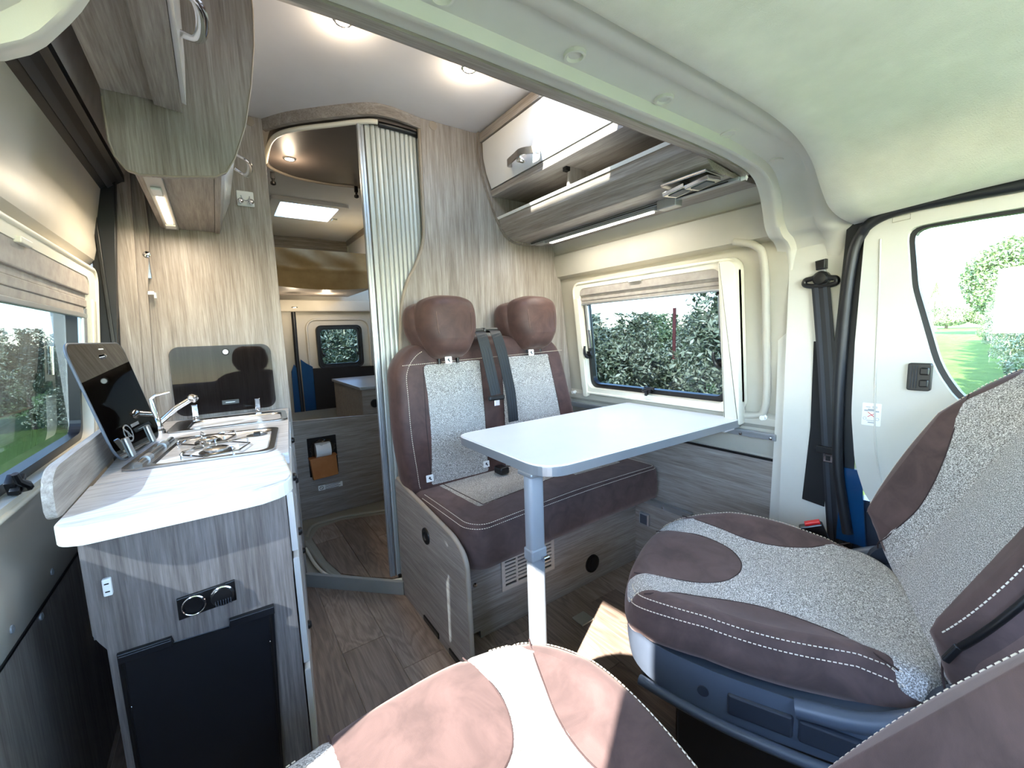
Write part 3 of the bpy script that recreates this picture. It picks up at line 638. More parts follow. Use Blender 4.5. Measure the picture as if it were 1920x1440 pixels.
sticker('warning_label', 'white label with a no-smoking symbol and small print, on the low washroom wall', mtx3((lx, 2.598, lz), (1, 0, 0), (0, 0, 1)), .135, .030, mkg)
# washroom ceiling panel, its rims, spotlight, hooks, fascia and curved track
WC = smooth_path([(.265, 2.25), (.262, 2.04), (.285, 1.93), (.345, 1.845), (.44, 1.755), (.53, 1.672), (.60, 1.645), (.80, 1.66)], 5)
WC = [tuple(p) for p in WC]; back = [(.80, 2.34), (.72, 2.37), (.55, 2.40), (.40, 2.385), (.31, 2.33)]
wcp = st(prism('ceiling_washroom', WC+back, 'z', 1.862, 1.911, M['brown_panel'], bev=.001))
tube('panel_edge', [(p[0], p[1], 1.862) for p in smooth_path(WC[:1]+[(.272, 2.29), (.31, 2.335), (.40, 2.39), (.55, 2.405), (.72, 2.375), (.80, 2.345)], 4)], .008, M['wood_edge'], wcp, 8)
tube('white_track', [(p[0]-.006, p[1]-.006, 1.858) for p in WC[:int(len(WC)*.86)]], .009, M['frame_white'], wcp, 8)
fas = [(.226, 1.951), (.30, 1.845), (.42, 1.725), (.53, 1.632), (.60, 1.612), (.66, 1.618), (.742, 1.636)]
FA = [tuple(p) for p in smooth_path(fas, 4)]; FB = [(x+.012, y+.014) for x, y in FA][::-1]
st(prism('trim_fascia', FA+FB, 'z', 1.872, 1.912, M['wood_x'], bev=0))
st(prism('trim_fascia_side', [(.226, 1.951), (.29, 1.86), (.30, 1.88), (.24, 1.99), (.226, 1.99)], 'z', 1.70, 1.87, M['brown_panel'], bev=0)) if 0 else None
def spot(loc, label, cat='ceiling light', r=.026, ring='chrome', nrm=(0, 0, -1), group='small round ceiling spotlights', parent=None, w=0.6):
    t = thing('ceiling_spotlight', label, cat, loc, group=group)
    lathe('bezel', [(r, -.002), (r, .002), (r*.86, .005), (r*.72, .003), (r*.72, -.002)], loc, nrm, M[ring], t, 24)
    lathe('bulb', [(r*.70, 0), (r*.66, .0035), (.001, .004)], loc, nrm, M['lamp'], t, 20)
    if w:
        ld = bpy.data.lights.new('spot_glow', 'POINT'); ld.energy = w; ld.shadow_soft_size = .02; ld.color = (1, .82, .6)
        lo = bpy.data.objects.new('glow', ld); COL.objects.link(lo); lo.parent = t; lo.matrix_parent_inverse = wm(t).inverted(); lo.location = Vector(loc)+Vector(nrm)*.05
    return t
spot((.345, 2.162, 1.861), 'round warm spotlight in the dark washroom ceiling panel', w=.12)
spot(at(880, 128, Z=1.912), 'round spotlight in the pale ceiling beside the wooden header, the one fully in view', w=.12)
spot(at(643, 38, Z=1.912), 'spotlight in the pale ceiling half hidden by the header, near the photo top', w=.1)
for k, (hx, hy) in enumerate(((.295, 2.35), (.682, 2.36))):
    h = thing('ceiling_hook', ('left' if k == 0 else 'right')+' of the two small black hooks under the rear edge of the washroom ceiling panel', 'hook', (hx, hy, 1.85), group='black hooks in the washroom')
    box('clip', hx-.009, hx+.009, hy-.006, hy+.006, 1.825, 1.856, M['black'], h, .002); lathe('knob', [(.006, 0), (.006, .012), (.012, .016), (.012, .026), (.005, .03)], (hx, hy, 1.826), (0, 0, -1), M['black'], h, 12)
# tambour door: individual slats along its curved run
td = thing('tambour_door', 'pale grey roller shutter door of narrow upright slats beside the bench partition', 'shutter', (.63, 1.66, .03))
run = smooth_path([(.517, 1.682), (.560, 1.668), (.60, 1.662), (.66, 1.662), (.72, 1.668), (.78, 1.69), (.80, 1.74)], 40)
L_ = [0]
for a, b in zip(run, run[1:]): L_.append(L_[-1]+(b-a).length)
def on(s):
    for i in range(len(run)-1):
        if L_[i+1] >= s: return run[i].lerp(run[i+1], (s-L_[i])/(L_[i+1]-L_[i])), (run[i+1]-run[i]).normalized()
    return run[-1], (run[-1]-run[-2]).normalized()
bm = bmesh.new(); w_ = .0178
Pn = [(-w_/2, -.002), (-w_/2+.003, .003), (0, .0045), (w_/2-.003, .003), (w_/2, -.002), (w_/2-.002, -.004), (-w_/2+.002, -.004)]
add_prism(bm, [(p[0], -p[1]) for p in Pn], 'z', 0, 1.8); bmesh.ops.recalc_face_normals(bm, faces=bm.faces); sme = bpy.data.meshes.new('slat'); bm.to_mesh(sme); bm.free(); sme.materials.append(M['tambour'])
s = .026; ns = 0
while s < L_[-1]-.01:
    p, t_ = on(s); o = bpy.data.objects.new('slat', sme); COL.objects.link(o); o.parent = td; o.matrix_parent_inverse = wm(td).inverted()
    o.location = (p.x, p.y, .055); o.rotation_euler = (0, 0, math.atan2(t_.y, t_.x)); s += .0188; ns += 1
ep = box('end_post', .505, .529, 1.672, 1.690, .055, 1.856, M['alu'], td, .004); box('post_groove', .5165, .5195, 1.6695, 1.6725, .07, 1.84, M['grey_paint'], ep, 0)
box('end_post', .531, .542, 1.668, 1.684, .055, 1.856, M['tambour'], td, .003)
tube('black_track', [(p[0], p[1]-.010, 1.857) for p in run[60:]], .011, M['black'], td, 8)
box('floor_guide', .534, .546, 1.655, 1.667, .045, .062, M['black'], td, .001)
# washroom side walls (unseen sides kept plain) and rear section
st(boxes('wall_washroom_left', [(.16, .185, 1.97, 2.6, 0, 1.9)], M['lining']))
st(boxes('wall_washroom_right', [(.99, 1.01, 1.68, 2.62, 0, 1.9)], M['lining']))
RY = 4.0
rl = thing('door_3', 'rear door', 'door', (.6, RY, 0)); del rl['category']; del rl['label']; st(rl)
wa = at(590, 608, Y=RY); wb = at(678, 690, Y=RY)
hx0, hx1, hz0, hz1 = wa[0]+.02, 1.085, .825, 1.165
bm = bmesh.new()
for q in ((.60, hx0, .40, 1.45), (hx1, 1.30, .40, 1.45), (hx0, hx1, .40, hz0), (hx0, hx1, hz1, 1.45)): add_box(bm, q[0], q[1], RY, RY+.03, q[2], q[3])
add_box(bm, .34, .56, RY, RY+.03, .40, 1.95); add_box(bm, .60, 1.3, RY, RY+.03, 1.45, 1.95); add_box(bm, 1.3, 1.56, RY, RY+.03, 0, 1.95); add_box(bm, -.4, .34, RY, RY+.03, 0, 1.95); add_box(bm, .34, 1.3, RY, RY+.03, 0, .40); add_box(bm, .56, .60, RY, RY+.03, .40, 1.95)
bm_done(bm, 'door_skin', M['lining'], rl)
tube('recess_rim', [(x, RY-.004, z) for x, z in rrect(hx0-.09, hx1+.09, hz0-.10, hz1+.07, .08)], .010, M['lining'], rl, 8, closed=True)
tube('center_seal', [(.553, RY-.02, .45), (.548, RY-.02, .9), (.556, RY-.02, 1.4)], .017, M['rubber'], rl, 8)
prism('blue_edge', [(.49, .45), (.545, .45), (.545, .82), (.52, .86), (.495, .80)], 'y', RY-.03, RY-.005, M['blue'], rl)
prism('blue_edge', [(.575, .45), (.665, .45), (.665, .83), (.62, .86), (.575, .90)], 'y', RY-.022, RY-.004, M['blue'], rl)
prism('lower_cover', [(.665, .45), (1.2, .45), (1.2, .80), (.665, .815)], 'y', RY-.03, RY-.004, M['dark'], rl)
w3 = camper_window('window_3', mtx3((hx0-.02, RY, hz0-.02), (1, 0, 0), (0, 0, 1)), hx1-hx0+.04, hz1-hz0+.04, l=.02, r=.02, b=.02, tp=.02, struts=(0, 0), blind=0, frame='black', lat=())
box('screen_bar', .02, hx1-hx0+.02, .17, .178, .0, .008, M['black'], w3, 0, local=True)
for uu in (.05, hx1-hx0-.01): latch(w3, uu, .12, PI/2, .9)
# bed box raised under the roof
bd = thing('raised_bed', 'khaki cloth front of the raised bed above the rear compartment', 'bed', (.62, 3.0, 1.4))
bm = bmesh.new(); NX, NZ = 60, 24; G = []
for j in range(NZ+1):
    row = []
    for i in range(NX+1):
        x = .22+.78*i/NX; h = j/NZ; sag = -.03*math.sin(PI*i/NX)*(1-h)
        y = 3.0-.035*math.sin(PI*h)+.012*math.sin(x*26+h*5)*(h > .45)*math.sin(PI*(h-.45)/.55)-.010*math.exp(-((h-.48)/.05)**2)
        z = 1.415+sag+.22*h; row.append(bm.verts.new((x, y, z)))
    G.append(row)
for j in range(NZ):
    for i in range(NX): bm.faces.new((G[j][i], G[j][i+1], G[j+1][i+1], G[j+1][i]))
bm_done(bm, 'cloth_front', M['khaki_fabric'], bd, True)
box('bed_base', .22, 1.0, 3.03, 3.95, 1.43, 1.50, M['wood_x'], bd); box('mattress', .22, 1.0, 3.03, 3.95, 1.502, 1.60, M['khaki_fabric'], bd, .02)
st(box('trim_rear_beam', .2, 1.3, 3.93, 3.99, 1.30, 1.40, M['lining'], bev=.01))
for (px_, py_, nm) in ((612, 547, 'right of the two small lights under the bed beam'), (552, 576, 'left and lower of the two small lights under the bed beam')):
    p = at(px_, py_, Y=3.7); spot((p[0], p[1], p[2]), nm, group='lights under the bed', r=.024, w=.2)
p = at(576, 548, Y=3.7); o = box('light_switch', p[0]-.03, p[0]+.03, 3.69, 3.72, p[2]-.006, p[2]+.006, M['alu'], bev=.003); tag(o, 'small silver rocker switch left of the light under the bed', 'switch')
st(box('wall_rear_header', .2, 1.03, 3.96, 3.99, 1.80, 1.911, M['wood_x']))
rc = thing('rear_overhead_cabinet', 'white front of an overhead locker high in the rear right, above the bed', 'cabinet', (1.15, 3.5, 1.7))
prism('carcass', [(.94, 1.911), (1.0, 1.911), (1.0, 1.64), (.94, 1.64)], 'y', 2.9, 3.95, M['wood_x'], rc) if 0 else None
box('door', 1.03, 1.06, 2.7, 3.94, 1.60, 1.87, M['white_gloss'], rc); box('top_rail', 1.02, 1.07, 2.7, 3.94, 1.87, 1.911, M['wood_y'], rc)
# low cabinet in the rear
rc = thing('rear_low_cabinet', 'low wooden cabinet with grey top at the rear, seen through the washroom beside the shutter', 'cabinet', (.95, 3.3, 0))
box('body', .80, 1.25, 3.0, 3.85, -.003, .70, M['wood_x'], rc); box('top', .785, 1.26, 2.985, 3.86, .70, .722, M['grey_paint'], rc, .004)
box('door', .925, 1.24, 2.988, 3.0, .15, .68, M['wood_z'], rc); lathe('catch', [(.03, 0), (.028, .006), (.001, .008)], at(703, 756, Y=2.99), (0, -1, 0), M['black'], rc, 18)
p = at(697, 709, Y=3.9); o = box('power_socket', p[0]-.04, p[0]+.045, 3.985, 3.998, p[2]-.03, p[2]+.035, M['black'], bev=.003); tag(o, 'black power socket on the khaki rear wall above the low cabinet', 'socket'); lathe('socket_face', [(.016, 0), (.015, .004), (.001, .004)], (p[0], 3.985, p[2]), (0, -1, 0), M['white'], o, 16)
# rear rooflight
rf = thing('window_4', 'x', 'x', (.565, 3.115, 1.9)); del rf['category']; del rf['label']; st(rf)
prism('frame', rrect(.345, .785, 2.89, 3.34, .02), 'z', 1.892, 1.914, M['ceiling'], rf, hole=rrect(.398, .732, 2.943, 3.287, .01))
box('pane', .39, .74, 2.935, 3.295, 1.952, 1.957, M['pane'], rf, 0); box('catch', .745, .775, 3.18, 3.23, 1.884, 1.893, M['plastic'], rf)
rf = thing('window_5', 'x', 'x', (.72, .93, 1.9)); del rf['category']; del rf['label']; st(rf)
prism('frame', rrect(.58, 1.06, .705, 1.21, .03), 'z', 1.888, 1.913, M['frame_white'], rf, hole=rrect(.62, 1.02, .74, 1.19, .02)); box('pane', .61, 1.03, .72, 1.2, 1.952, 1.957, M['pane'], rf, 0)
# ================================================================ KITCHEN
ku = thing('kitchen_unit', 'wooden kitchen block toned dark for shade, with a narrow slanted drawer side and black cover', 'cabinet', (-.06, 1.4, 0))
KS = (.2105-.088)/(1.945-.96)                       # slant of the aisle side
kx = lambda y: .086+(y-.96)*KS
prism('front_panel', [(-.206, 0), (kx(.96)-.001, 0), (kx(.96), .756), (-.222, .756), (-.222, .572), (-.215, .556), (-.206, .54)], 'y', .9605, .966, M['wood_kitchen_shaded'], ku, bev=.001)
prism('body', [(-.222, .9665), (kx(.96), .9665), (kx(1.945), 1.945), (-.222, 1.945)], 'z', .56, .755, M['wood_kitchen_shaded'], ku, bev=.001)
prism('lower_body', [(-.206, .9665), (kx(.96)-.001, .9665), (kx(1.945)-.012, 1.945), (-.206, 1.945)], 'z', 0, .5595, M['wood_kitchen_shaded'], ku, bev=.001)
for (z0, z1, y0, y1) in ((.60, .735, 1.0, 1.42), (.60, .735, 1.44, 1.9), (.33, .585, 1.0, 1.42), (.33, .585, 1.44, 1.9), (.06, .315, 1.0, 1.42), (.06, .315, 1.44, 1.9)):
    bm = bmesh.new(); add_prism(bm, [(kx(y0)+.001, y0), (kx(y0)+.013, y0), (kx(y1)+.013, y1), (kx(y1)+.001, y1)], 'z', z0, z1, .003)
    dr = bm_done(bm, 'drawer', M['white_gloss'], ku); ym = (y0+y1)/2
    lathe('push_knob', [(.011, 0), (.011, .006), (.008, .010), (.001, .011)], (kx(ym)+.012, ym, z1-.03), (1, -KS, 0), M['black'], dr, 14)
# black leatherette cover with hand slot
cv = thing('black_cover', 'black leatherette cover fixed on the front of the kitchen block', 'cover', (-.07, .955, .05))
q = [at(x, y, Y=.955) for x, y in ((222, 1225), (322, 1193), (325, 1208), (432, 1176), (430, 1160), (513, 1132), (530, 1425))]
PV = [(q[0][0], .0), (q[0][0]-.002, q[0][2])]+[(p[0], p[2]) for p in q[1:]]+[(q[6][0], 0)]
prism('cover_sheet', PV, 'y', .949, .959, M['black_vinyl'], cv, bev=.002)
tube('hem', [(p[0], .949, p[1]) for p in ((PV[1][0]+.006, .02), (PV[1][0]+.006, PV[1][1]-.008))], .003, M['black'], cv, 6)
tube('hem', [(p[0], .949, p[1]) for p in ((PV[-2][0]-.008, .02), (PV[-3][0]-.008, PV[-3][1]-.012))], .003, M['black'], cv, 6)
prism('cover_fold', [(q[0][0], q[0][2]-.002), (q[1][0], q[1][2]-.001), (q[1][0], q[1][2]-.014), (q[0][0], q[0][2]-.016)], 'y', .944, .950, M['black_vinyl'], cv)
prism('cover_fold', [(q[4][0], q[4][2]+.002), (q[5][0], q[5][2]), (q[5][0], q[5][2]-.016), (q[4][0], q[4][2]-.014)], 'y', .944, .950, M['black_vinyl'], cv)
for px_, py_ in ((507, 1203), (245, 1327)): lathe('rivet', [(.002, 0), (.001, .001)], at(px_, py_, Y=.9488), (0, -1, 0), M['chrome'], cv, 8)
# outlet plate
a, b = at(331, 1121, Y=.96), at(440, 1090, Y=.96); c_ = at(440, 1130, Y=.96)
so_ = thing('outlet_plate', 'black plate with two round chrome-rimmed outlets on the kitchen front', 'socket', (.5*(a[0]+b[0]), .96, c_[2]))
prism('plate', [(a[0], a[2]-.042), (b[0], a[2]-.038), (b[0], a[2]+.003), (a[0], a[2]-.001)], 'y', .953, .9600, M['black'], so_, bev=.001)
xm = [(a[0]+(b[0]-a[0])*t) for t in (.27, .76)]; zm = a[2]-.019
lathe('round_socket', [(.0185, 0), (.0185, .005), (.016, .007), (.014, .003), (.001, .002)], (xm[0], .953, zm), (0, -1, 0), M['black'], so_, 28)
tube('chrome_ring', [(xm[0]+.0175*math.cos(t*PI/16), .948, zm+.0175*math.sin(t*PI/16)) for t in range(32)], .0016, M['chrome'], so_, 6, closed=True)
fc = lathe('flap_cover', [(.019, 0), (.019, .010), (.016, .013), (.001, .014)], (xm[1], .953, zm+.003), (0, -1, 0), M['black'], so_, 28)
tube('chrome_ring', [(xm[1]+.0185*math.cos(t*PI/16), .943, zm+.003+.0185*math.sin(t*PI/16)) for t in range(3, 14)], .0022, M['chrome'], so_, 6)
for k in range(7): box('rib', xm[1]-.012+.004*k, xm[1]-.0105+.004*k, .937, .940, zm-.012, zm-.002, M['seat_plastic_dk'], fc, .0004)
a = at(200, 1104, Y=.95)
lt = box('door_catch', a[0]-.006, a[0]+.006, .953, .9618, a[2]-.0155, a[2]+.0155, M['white'], bev=.002); tag(lt, 'small white door catch on the left of the kitchen front', 'catch')
for dz in (-.007, .007): box('slot', a[0]-.003, a[0]+.003, .9522, .9535, a[2]+dz-.001, a[2]+dz+.001, M['black'], lt, 0)
# worktop: fixed top, flap extension and backboard
Zt = .785
wt = thing('worktop', 'white wood-grained worktop with pale rim, flap end lit by the sun', 'worktop', (-.07, 1.4, .757))
fixp = [(-.232, 1.158), (kx(1.158)+.010, 1.158), (kx(1.947)+.010, 1.947), (-.232, 1.947)]
prism('fixed_top', fixp, 'z', .757, Zt, M['worktop'], wt, bev=.0015)
fl_ = round_poly([(-.236, .902), (.098, .905), (.106, 1.156), (-.236, 1.156)], [.045, .075, 0, 0], 8)
prism('flap', fl_, 'z', .757, Zt, M['worktop'], wt, bev=.0015)
rimp = [(p[0], p[1], .7705) for p in fl_]
i0 = max(range(len(rimp)), key=lambda i: (rimp[i][1] > 1.1)*(-rimp[i][0])) 
prism('rim', round_poly([(-.2385, .8995), (.1005, .9025), (.1085, 1.155), (-.2385, 1.155)], [.047, .077, 0, 0], 8), 'z', .754, .7825, M['frame_white'], wt, bev=.002)
bbp = smooth_path([(1.02, .785), (.965, .787), (.958, .815), (.965, .845), (.99, .862), (1.02, .866)], 5)
bb = thing('worktop_upstand', 'low wooden board with rounded end along the left edge of the worktop', 'board', (-.24, 1.4, .785))
prism('board', [tuple(p) for p in bbp]+[(1.94, .866), (1.94, .785)], 'x', -.252, -.238, M['wood_y'], bb, bev=.003)
# hob + sink built in local frames following the slanted front
def quad_frame(o, ang): return Matrix.Translation(o) @ Matrix.Rotation(ang, 4, 'Z')
ANG = math.radians(-8)
hm = quad_frame((-.205, 1.232, Zt+.001), ANG)
hb_ = thing('gas_hob', 'stainless two-burner gas hob with wire pan rest, set into the worktop', 'hob', mtx=hm)
HW, HD = .300, .325
prism('rim', rrect(0, HW, 0, HD, .028), 'z', 0, .0045, M['steel'], hb_, hole=rrect(.05, HW-.014, .014, HD-.014, .03), local=True, smooth=math.radians(30))
bm = bmesh.new(); prev = None
for ins, z in ((0, .0035), (.004, .001), (.010, -.010), (.018, -.014)):
    R_ = [bm.verts.new((x, y, z)) for x, y in rrect(.05+ins, HW-.014-ins, .014+ins, HD-.014-ins, .03)]
    if prev:
        for k in range(len(R_)): bm.faces.new((prev[k], prev[(k+1) % len(R_)], R_[(k+1) % len(R_)], R_[k]))
    prev = R_
bm.faces.new(prev); bm_done(bm, 'tray', M['steel'], hb_, math.radians(50), local=True)
for (bx, by, br) in ((.128, .235, .032), (.168, .092, .038)):
    bu = lathe('burner', [(br*1.15, -.014), (br*1.15, -.008), (br, -.006), (br, .002), (br*.9, .004), (br*.5, .003), (.001, .003)], (bx, by, 0), (0, 0, 1), M['steel_dark'], hb_, 28, local=True)
    lathe('cap', [(br*.72, .003), (br*.72, .009), (br*.6, .011), (.001, .011)], (bx, by, 0), (0, 0, 1), M['steel'], bu, 28, local=True)
    lathe('igniter', [(.003, -.012), (.003, .01), (.001, .012)], (bx+br*1.2, by, 0), (0, 0, 1), M['white'], bu, 8, local=True)
bm = bmesh.new()
def star(cx_, cy_, R_, n, a0):
    for k in range(n):
        a = a0+2*PI*k/n; c, s_ = math.cos(a), math.sin(a)
        add_tube(bm, [Vector((cx_+c*R_*q, cy_+s_*R_*q, z)) for q, z in ((1.18, -.010), (1.18, .014), (1.12, .018), (.45, .018))], .0022, 6)
star(.128, .235, .058, 4, .4); star(.168, .092, .066, 4, .6)
for cx_, cy_, R_ in ((.128, .235, .066), (.168, .092, .074)):
    add_tube(bm, [(cx_+R_*math.cos(t*PI/3+.3), cy_+R_*math.sin(t*PI/3+.3), .006) for t in range(6)], .0024, 6, closed=True)
bm_done(bm, 'pan_rest', M['chrome'], hb_, math.radians(50), local=True)
kr = lathe('knob_recess', [(.028, -.002), (.026, -.0015), (.020, -.012), (.001, -.013)], (HW-.055, HD-.075, .002), (0, 0, 1), M['steel'], hb_, 24, local=True)
box('control_knob', HW-.064, HW-.046, HD-.084, HD-.066, -.010, .008, M['black'], kr, .003, local=True)
lathe('knob_recess', [(.022, -.002), (.02, -.0015), (.016, -.010), (.001, -.011)], (HW-.040, HD-.035, .002), (0, 0, 1), M['steel'], hb_, 20, local=True)
tube('hinge_tube', [(.030, .02, .006), (.030, HD-.02, .006)], .008, M['steel'], hb_, 12, local=True)
for y in (.07, .21): tube('hinge_knuckle', [(.030, y, .006), (.030, y+.03, .006)], .0105, M['alu'], hb_, 12, local=True)
# hob lid: smoked glass leaning back to the left
A0, A1 = Vector((-.205, 1.255, .800)), Vector((-.160, 1.585, .800)); T0, T1 = Vector((-.256, 1.325, 1.062)), Vector((-.207, 1.655, 1.062))
u_ = (A1-A0); v_ = (T0-A0); Wl, Hl = u_.length, v_.length
lm = mtx3(A0, u_, v_)
gl = thing('glass_hob_lid', 'dark smoked glass hob lid standing open at the left of the worktop', 'glass lid', mtx=lm)
def lid(t, W_, H_, mat, r=.035, rs=None): prism('glass_sheet', rrect(0, W_, 0, H_, r, 8, rs), 'z', -.0025, .0025, M[mat], t, bev=.0012, local=True)
lid(gl, Wl, Hl, 'lid_glass', rs=(.05, .05, .03, .03))
tube('edge_trim', [(x, y, 0) for x, y in rrect(-.0005, Wl+.0005, -.0005, Hl+.0005, .035, 8, (.05, .05, .03, .03))], .0028, M['seat_plastic'], gl, 8, closed=True, local=True)
for uu in (.07, .235): box('hinge_clip', uu, uu+.022, -.004, .045, .001, .008, M['alu'], gl, .003, local=True); box('hinge_clip', uu, uu+.022, -.004, .045, -.008, -.001, M['alu'], gl, .003, local=True)
lathe('bumper', [(.006, 0), (.006, .006), (.001, .008)], (Wl*.52, Hl*.88, .002), (0, 0, 1), M['chrome'], gl, 14, local=True)
box('bumper', Wl*.5, Wl*.58, Hl*.945, Hl*.955, .002, .0035, M['white'], gl, 0, local=True)
bm = bmesh.new(); c2 = (.115, .050)
add_prism(bm, [(c2[0]+.026*math.cos(a*PI/16), c2[1]+.022*math.sin(a*PI/16)) for a in range(32)], 'z', .0026, .0032, hole=[(c2[0]+.0225*math.cos(a*PI/16), c2[1]+.0185*math.sin(a*PI/16)) for a in range(32)])
add_prism(bm, [(c2[0]-.017, c2[1]+.013), (c2[0]-.014, c2[1]+.016), (c2[0]+.017, c2[1]-.012), (c2[0]+.014, c2[1]-.016)], 'z', .0026, .0032)
add_prism(bm, [(c2[0]-.008, c2[1]-.008), (c2[0]+.004, c2[1]-.011), (c2[0]+.006, c2[1]+.000), (c2[0]-.002, c2[1]+.008)], 'z', .0026, .0032, hole=[(c2[0]-.006, c2[1]-.006), (c2[0]+.002, c2[1]-.008), (c2[0]+.003, c2[1]-.001), (c2[0]-.002, c2[1]+.004)])
add_box(bm, .150, .205, .058, .066, .0026, .0031)
bm_done(bm, 'warning_mark', M['alu'], gl, local=True)
# sink
sm = quad_frame((-.158, 1.668, Zt+.001), ANG*.6)
sk = thing('sink', 'rectangular stainless sink behind the hob', 'sink', mtx=sm)
SW, SD = .338, .225
prism('rim', rrect(0, SW, 0, SD, .03), 'z', 0, .0045, M['steel'], sk, hole=rrect(.05, SW-.016, .016, SD-.04, .03), local=True, smooth=math.radians(30))
bm = bmesh.new(); prev = None
for ins, z in ((0, .0035), (.004, 0), (.008, -.02), (.016, -.024)):
    R_ = [bm.verts.new((x, y, z)) for x, y in rrect(.05+ins, SW-.016-ins, .016+ins, SD-.04-ins, .03)]
    if prev:
        for k in range(len(R_)): bm.faces.new((prev[k], prev[(k+1) % len(R_)], R_[(k+1) % len(R_)], R_[k]))
    prev = R_
bm.faces.new(prev); bm_done(bm, 'bowl', M['steel'], sk, math.radians(50), local=True)
lathe('drain', [(.016, -.0235), (.015, -.022), (.001, -.0225)], (.2, .09, 0), (0, 0, 1), M['chrome'], sk, 20, local=True)
# sink lid
b0, b1 = Vector(at(333, 797, Y=1.925)), Vector(at(519, 765, Y=1.925)); t0, t1 = Vector(at(311, 648, Y=1.935)), Vector(at(503, 641, Y=1.935))
b0.z = b1.z = .800
sl = thing('glass_sink_lid', 'lighter smoked glass sink lid standing open against the wooden partition', 'glass lid', mtx=mtx3(b0, b1-b0, t0-b0))
W2, H2_ = (b1-b0).length, 1.052-.80
lid(sl, W2, H2_, 'lid_glass2', .032)
for uu in (.045, W2-.075): box('hinge_tab', uu, uu+.02, -.008, .04, .003, .009, M['chrome'], sl, .003, local=True); lathe('hinge_foot', [(.010, -.008), (.010, .0), (.005, .004)], (uu+.01, -.006, .008), (0, 1, 0), M['chrome'], sl, 12, local=True)
lathe('lid_knob', [(.012, 0), (.012, .004), (.010, .006), (.001, .006)], (W2*.53, H2_-.025, .0025), (0, 0, 1), M['black'], sl, 20, local=True); lathe('knob_face', [(.009, .006), (.0085, .008), (.001, .008)], (W2*.53, H2_-.025, .0025), (0, 0, 1), M['alu'], sl, 20, local=True)
box('catch_plate', W2*.5-.02, W2*.5+.035, .028, .045, .0025, .006, M['black'], sl, .001, local=True); box('catch_slot', W2*.5-.008, W2*.5+.022, .035, .037, .0058, .0066, M['alu'], sl, 0, local=True)
# faucet
f0 = Vector(at(296, 800, Y=1.70)); f0.z = Zt
fa = thing('faucet', 'chrome kitchen tap with slanting spout between hob lid and sink', 'tap', f0)
lathe('base', [(.018, 0), (.018, .01), (.013, .016), (.013, .045), (.010, .05)], f0, (0, 0, 1), M['chrome'], fa, 20)
e0 = Vector(at(362, 746, Y=1.72))
tube('spout', [f0+Vector((0, 0, .03)), f0.lerp(e0, .5)+Vector((0, 0, .022)), e0+Vector((-.004, 0, -.002))], [.010, .009, .0085], M['chrome'], fa, 12)
lathe('nozzle', [(.009, 0), (.013, .006), (.013, .02), (.008, .024)], e0+Vector((-.010, 0, .004)), (.75, -.35, -.35), M['chrome'], fa, 16)
h0 = Vector(at(290, 742, Y=1.71)); h1 = Vector(at(318, 735, Y=1.71))
tube('lever', [f0+Vector((0, 0, .048)), h0+Vector((-.01, 0, -.01)), h0, h1], [.008, .007, .005, .004], M['chrome'], fa, 10)
# partition fittings
a = at(460, 373, Y=1.949)
hk = thing('hook_plate', 'white square double coat hook plate on the kitchen partition', 'hook', (a[0], 1.949, a[2]-.04))
box('plate', a[0]-.028, a[0]+.028, 1.944, 1.9495, a[2]-.028, a[2]+.028, M['white'], hk, .003)
for dx in (-.017, .017): lathe('peg', [(.006, 0), (.006, .012), (.010, .018), (.007, .024), (.001, .026)], (a[0]+dx, 1.944, a[2]-.018), (0, -1, .3), M['chrome'], hk, 14)
tube('hook_arc', [(a[0]+.014*math.cos(t*PI/10), 1.9435, a[2]+.010-.018*math.sin(t*PI/10)) for t in range(11)], .0016, M['alu'], hk, 6)
a, b = at(272, 462, Y=1.935), at(276, 523, Y=1.935)
bo = thing('door_bolt', 'narrow chrome bolt on the wooden filler left of the partition, above the white catch', 'bolt', (a[0], 1.935, b[2]))
box('plate', a[0]-.006, a[0]+.008, 1.925, 1.934, b[2], a[2]+.004, M['chrome'], bo, .002); lathe('knob', [(.008, 0), (.006, .008), (.010, .014), (.001, .018)], (a[0]+.004, 1.925, a[2]-.03), (0, -1, 0), M['chrome'], bo, 12)
a = at(284, 550, Y=1.93); o = box('white_catch', a[0]-.012, a[0]+.008, 1.915, 1.934, a[2]-.006, a[2]+.006, M['white'], bev=.002); tag(o, 'tiny white catch under the chrome bolt by the partition', 'catch'); box('arm', a[0]+.006, a[0]+.014, 1.918, 1.926, a[2]-.018, a[2]+.002, M['alu'], o, .001)
# ================================================================ OVERHEAD CABINETS
ko = thing('kitchen_overhead_cabinet', 'wooden overhead cabinet with rounded end panel above the kitchen', 'cabinet', (0, 1.6, 1.44))
e = [at(x, y, Y=1.25) for x, y in ((190, 180), (203, 262), (215, 292), (236, 317), (262, 327), (330, 331), (405, 331), (425, 322), (440, 297), (460, 235), (471, 160), (476, 85), (474, 20))]
EP = [(p[0], p[2]) for p in e]; EP = [(-.163, 1.912), (-.152, 1.72)]+EP+[(EP[-1][0]-.002, 1.912)]
prism('end_panel', EP, 'y', 1.25, 1.268, M['wood_z'], ko, bev=.002)
tube('edge_band', [(p[0], 1.2505, p[1]) for p in EP[2:]], .0022, M['wood_edge'], ko, 6)
prism('carcass', [(-.12, 1.469), (.035, 1.469), (.035, 1.90), (-.12, 1.90)], 'y', 1.27, 1.948, M['wood_y'], ko, bev=.002)
prism('curved_door', [(.038, 1.50), (.062, 1.505), (.092, 1.58), (.112, 1.68), (.122, 1.78), (.122, 1.90), (.040, 1.90)], 'y', 1.272, 1.94, M['white_gloss'], ko, bev=.003)
prism('lower_rail', [(.036, 1.465), (.050, 1.465), (.062, 1.50), (.036, 1.50)], 'y', 1.27, 1.945, M['wood_y'], ko)
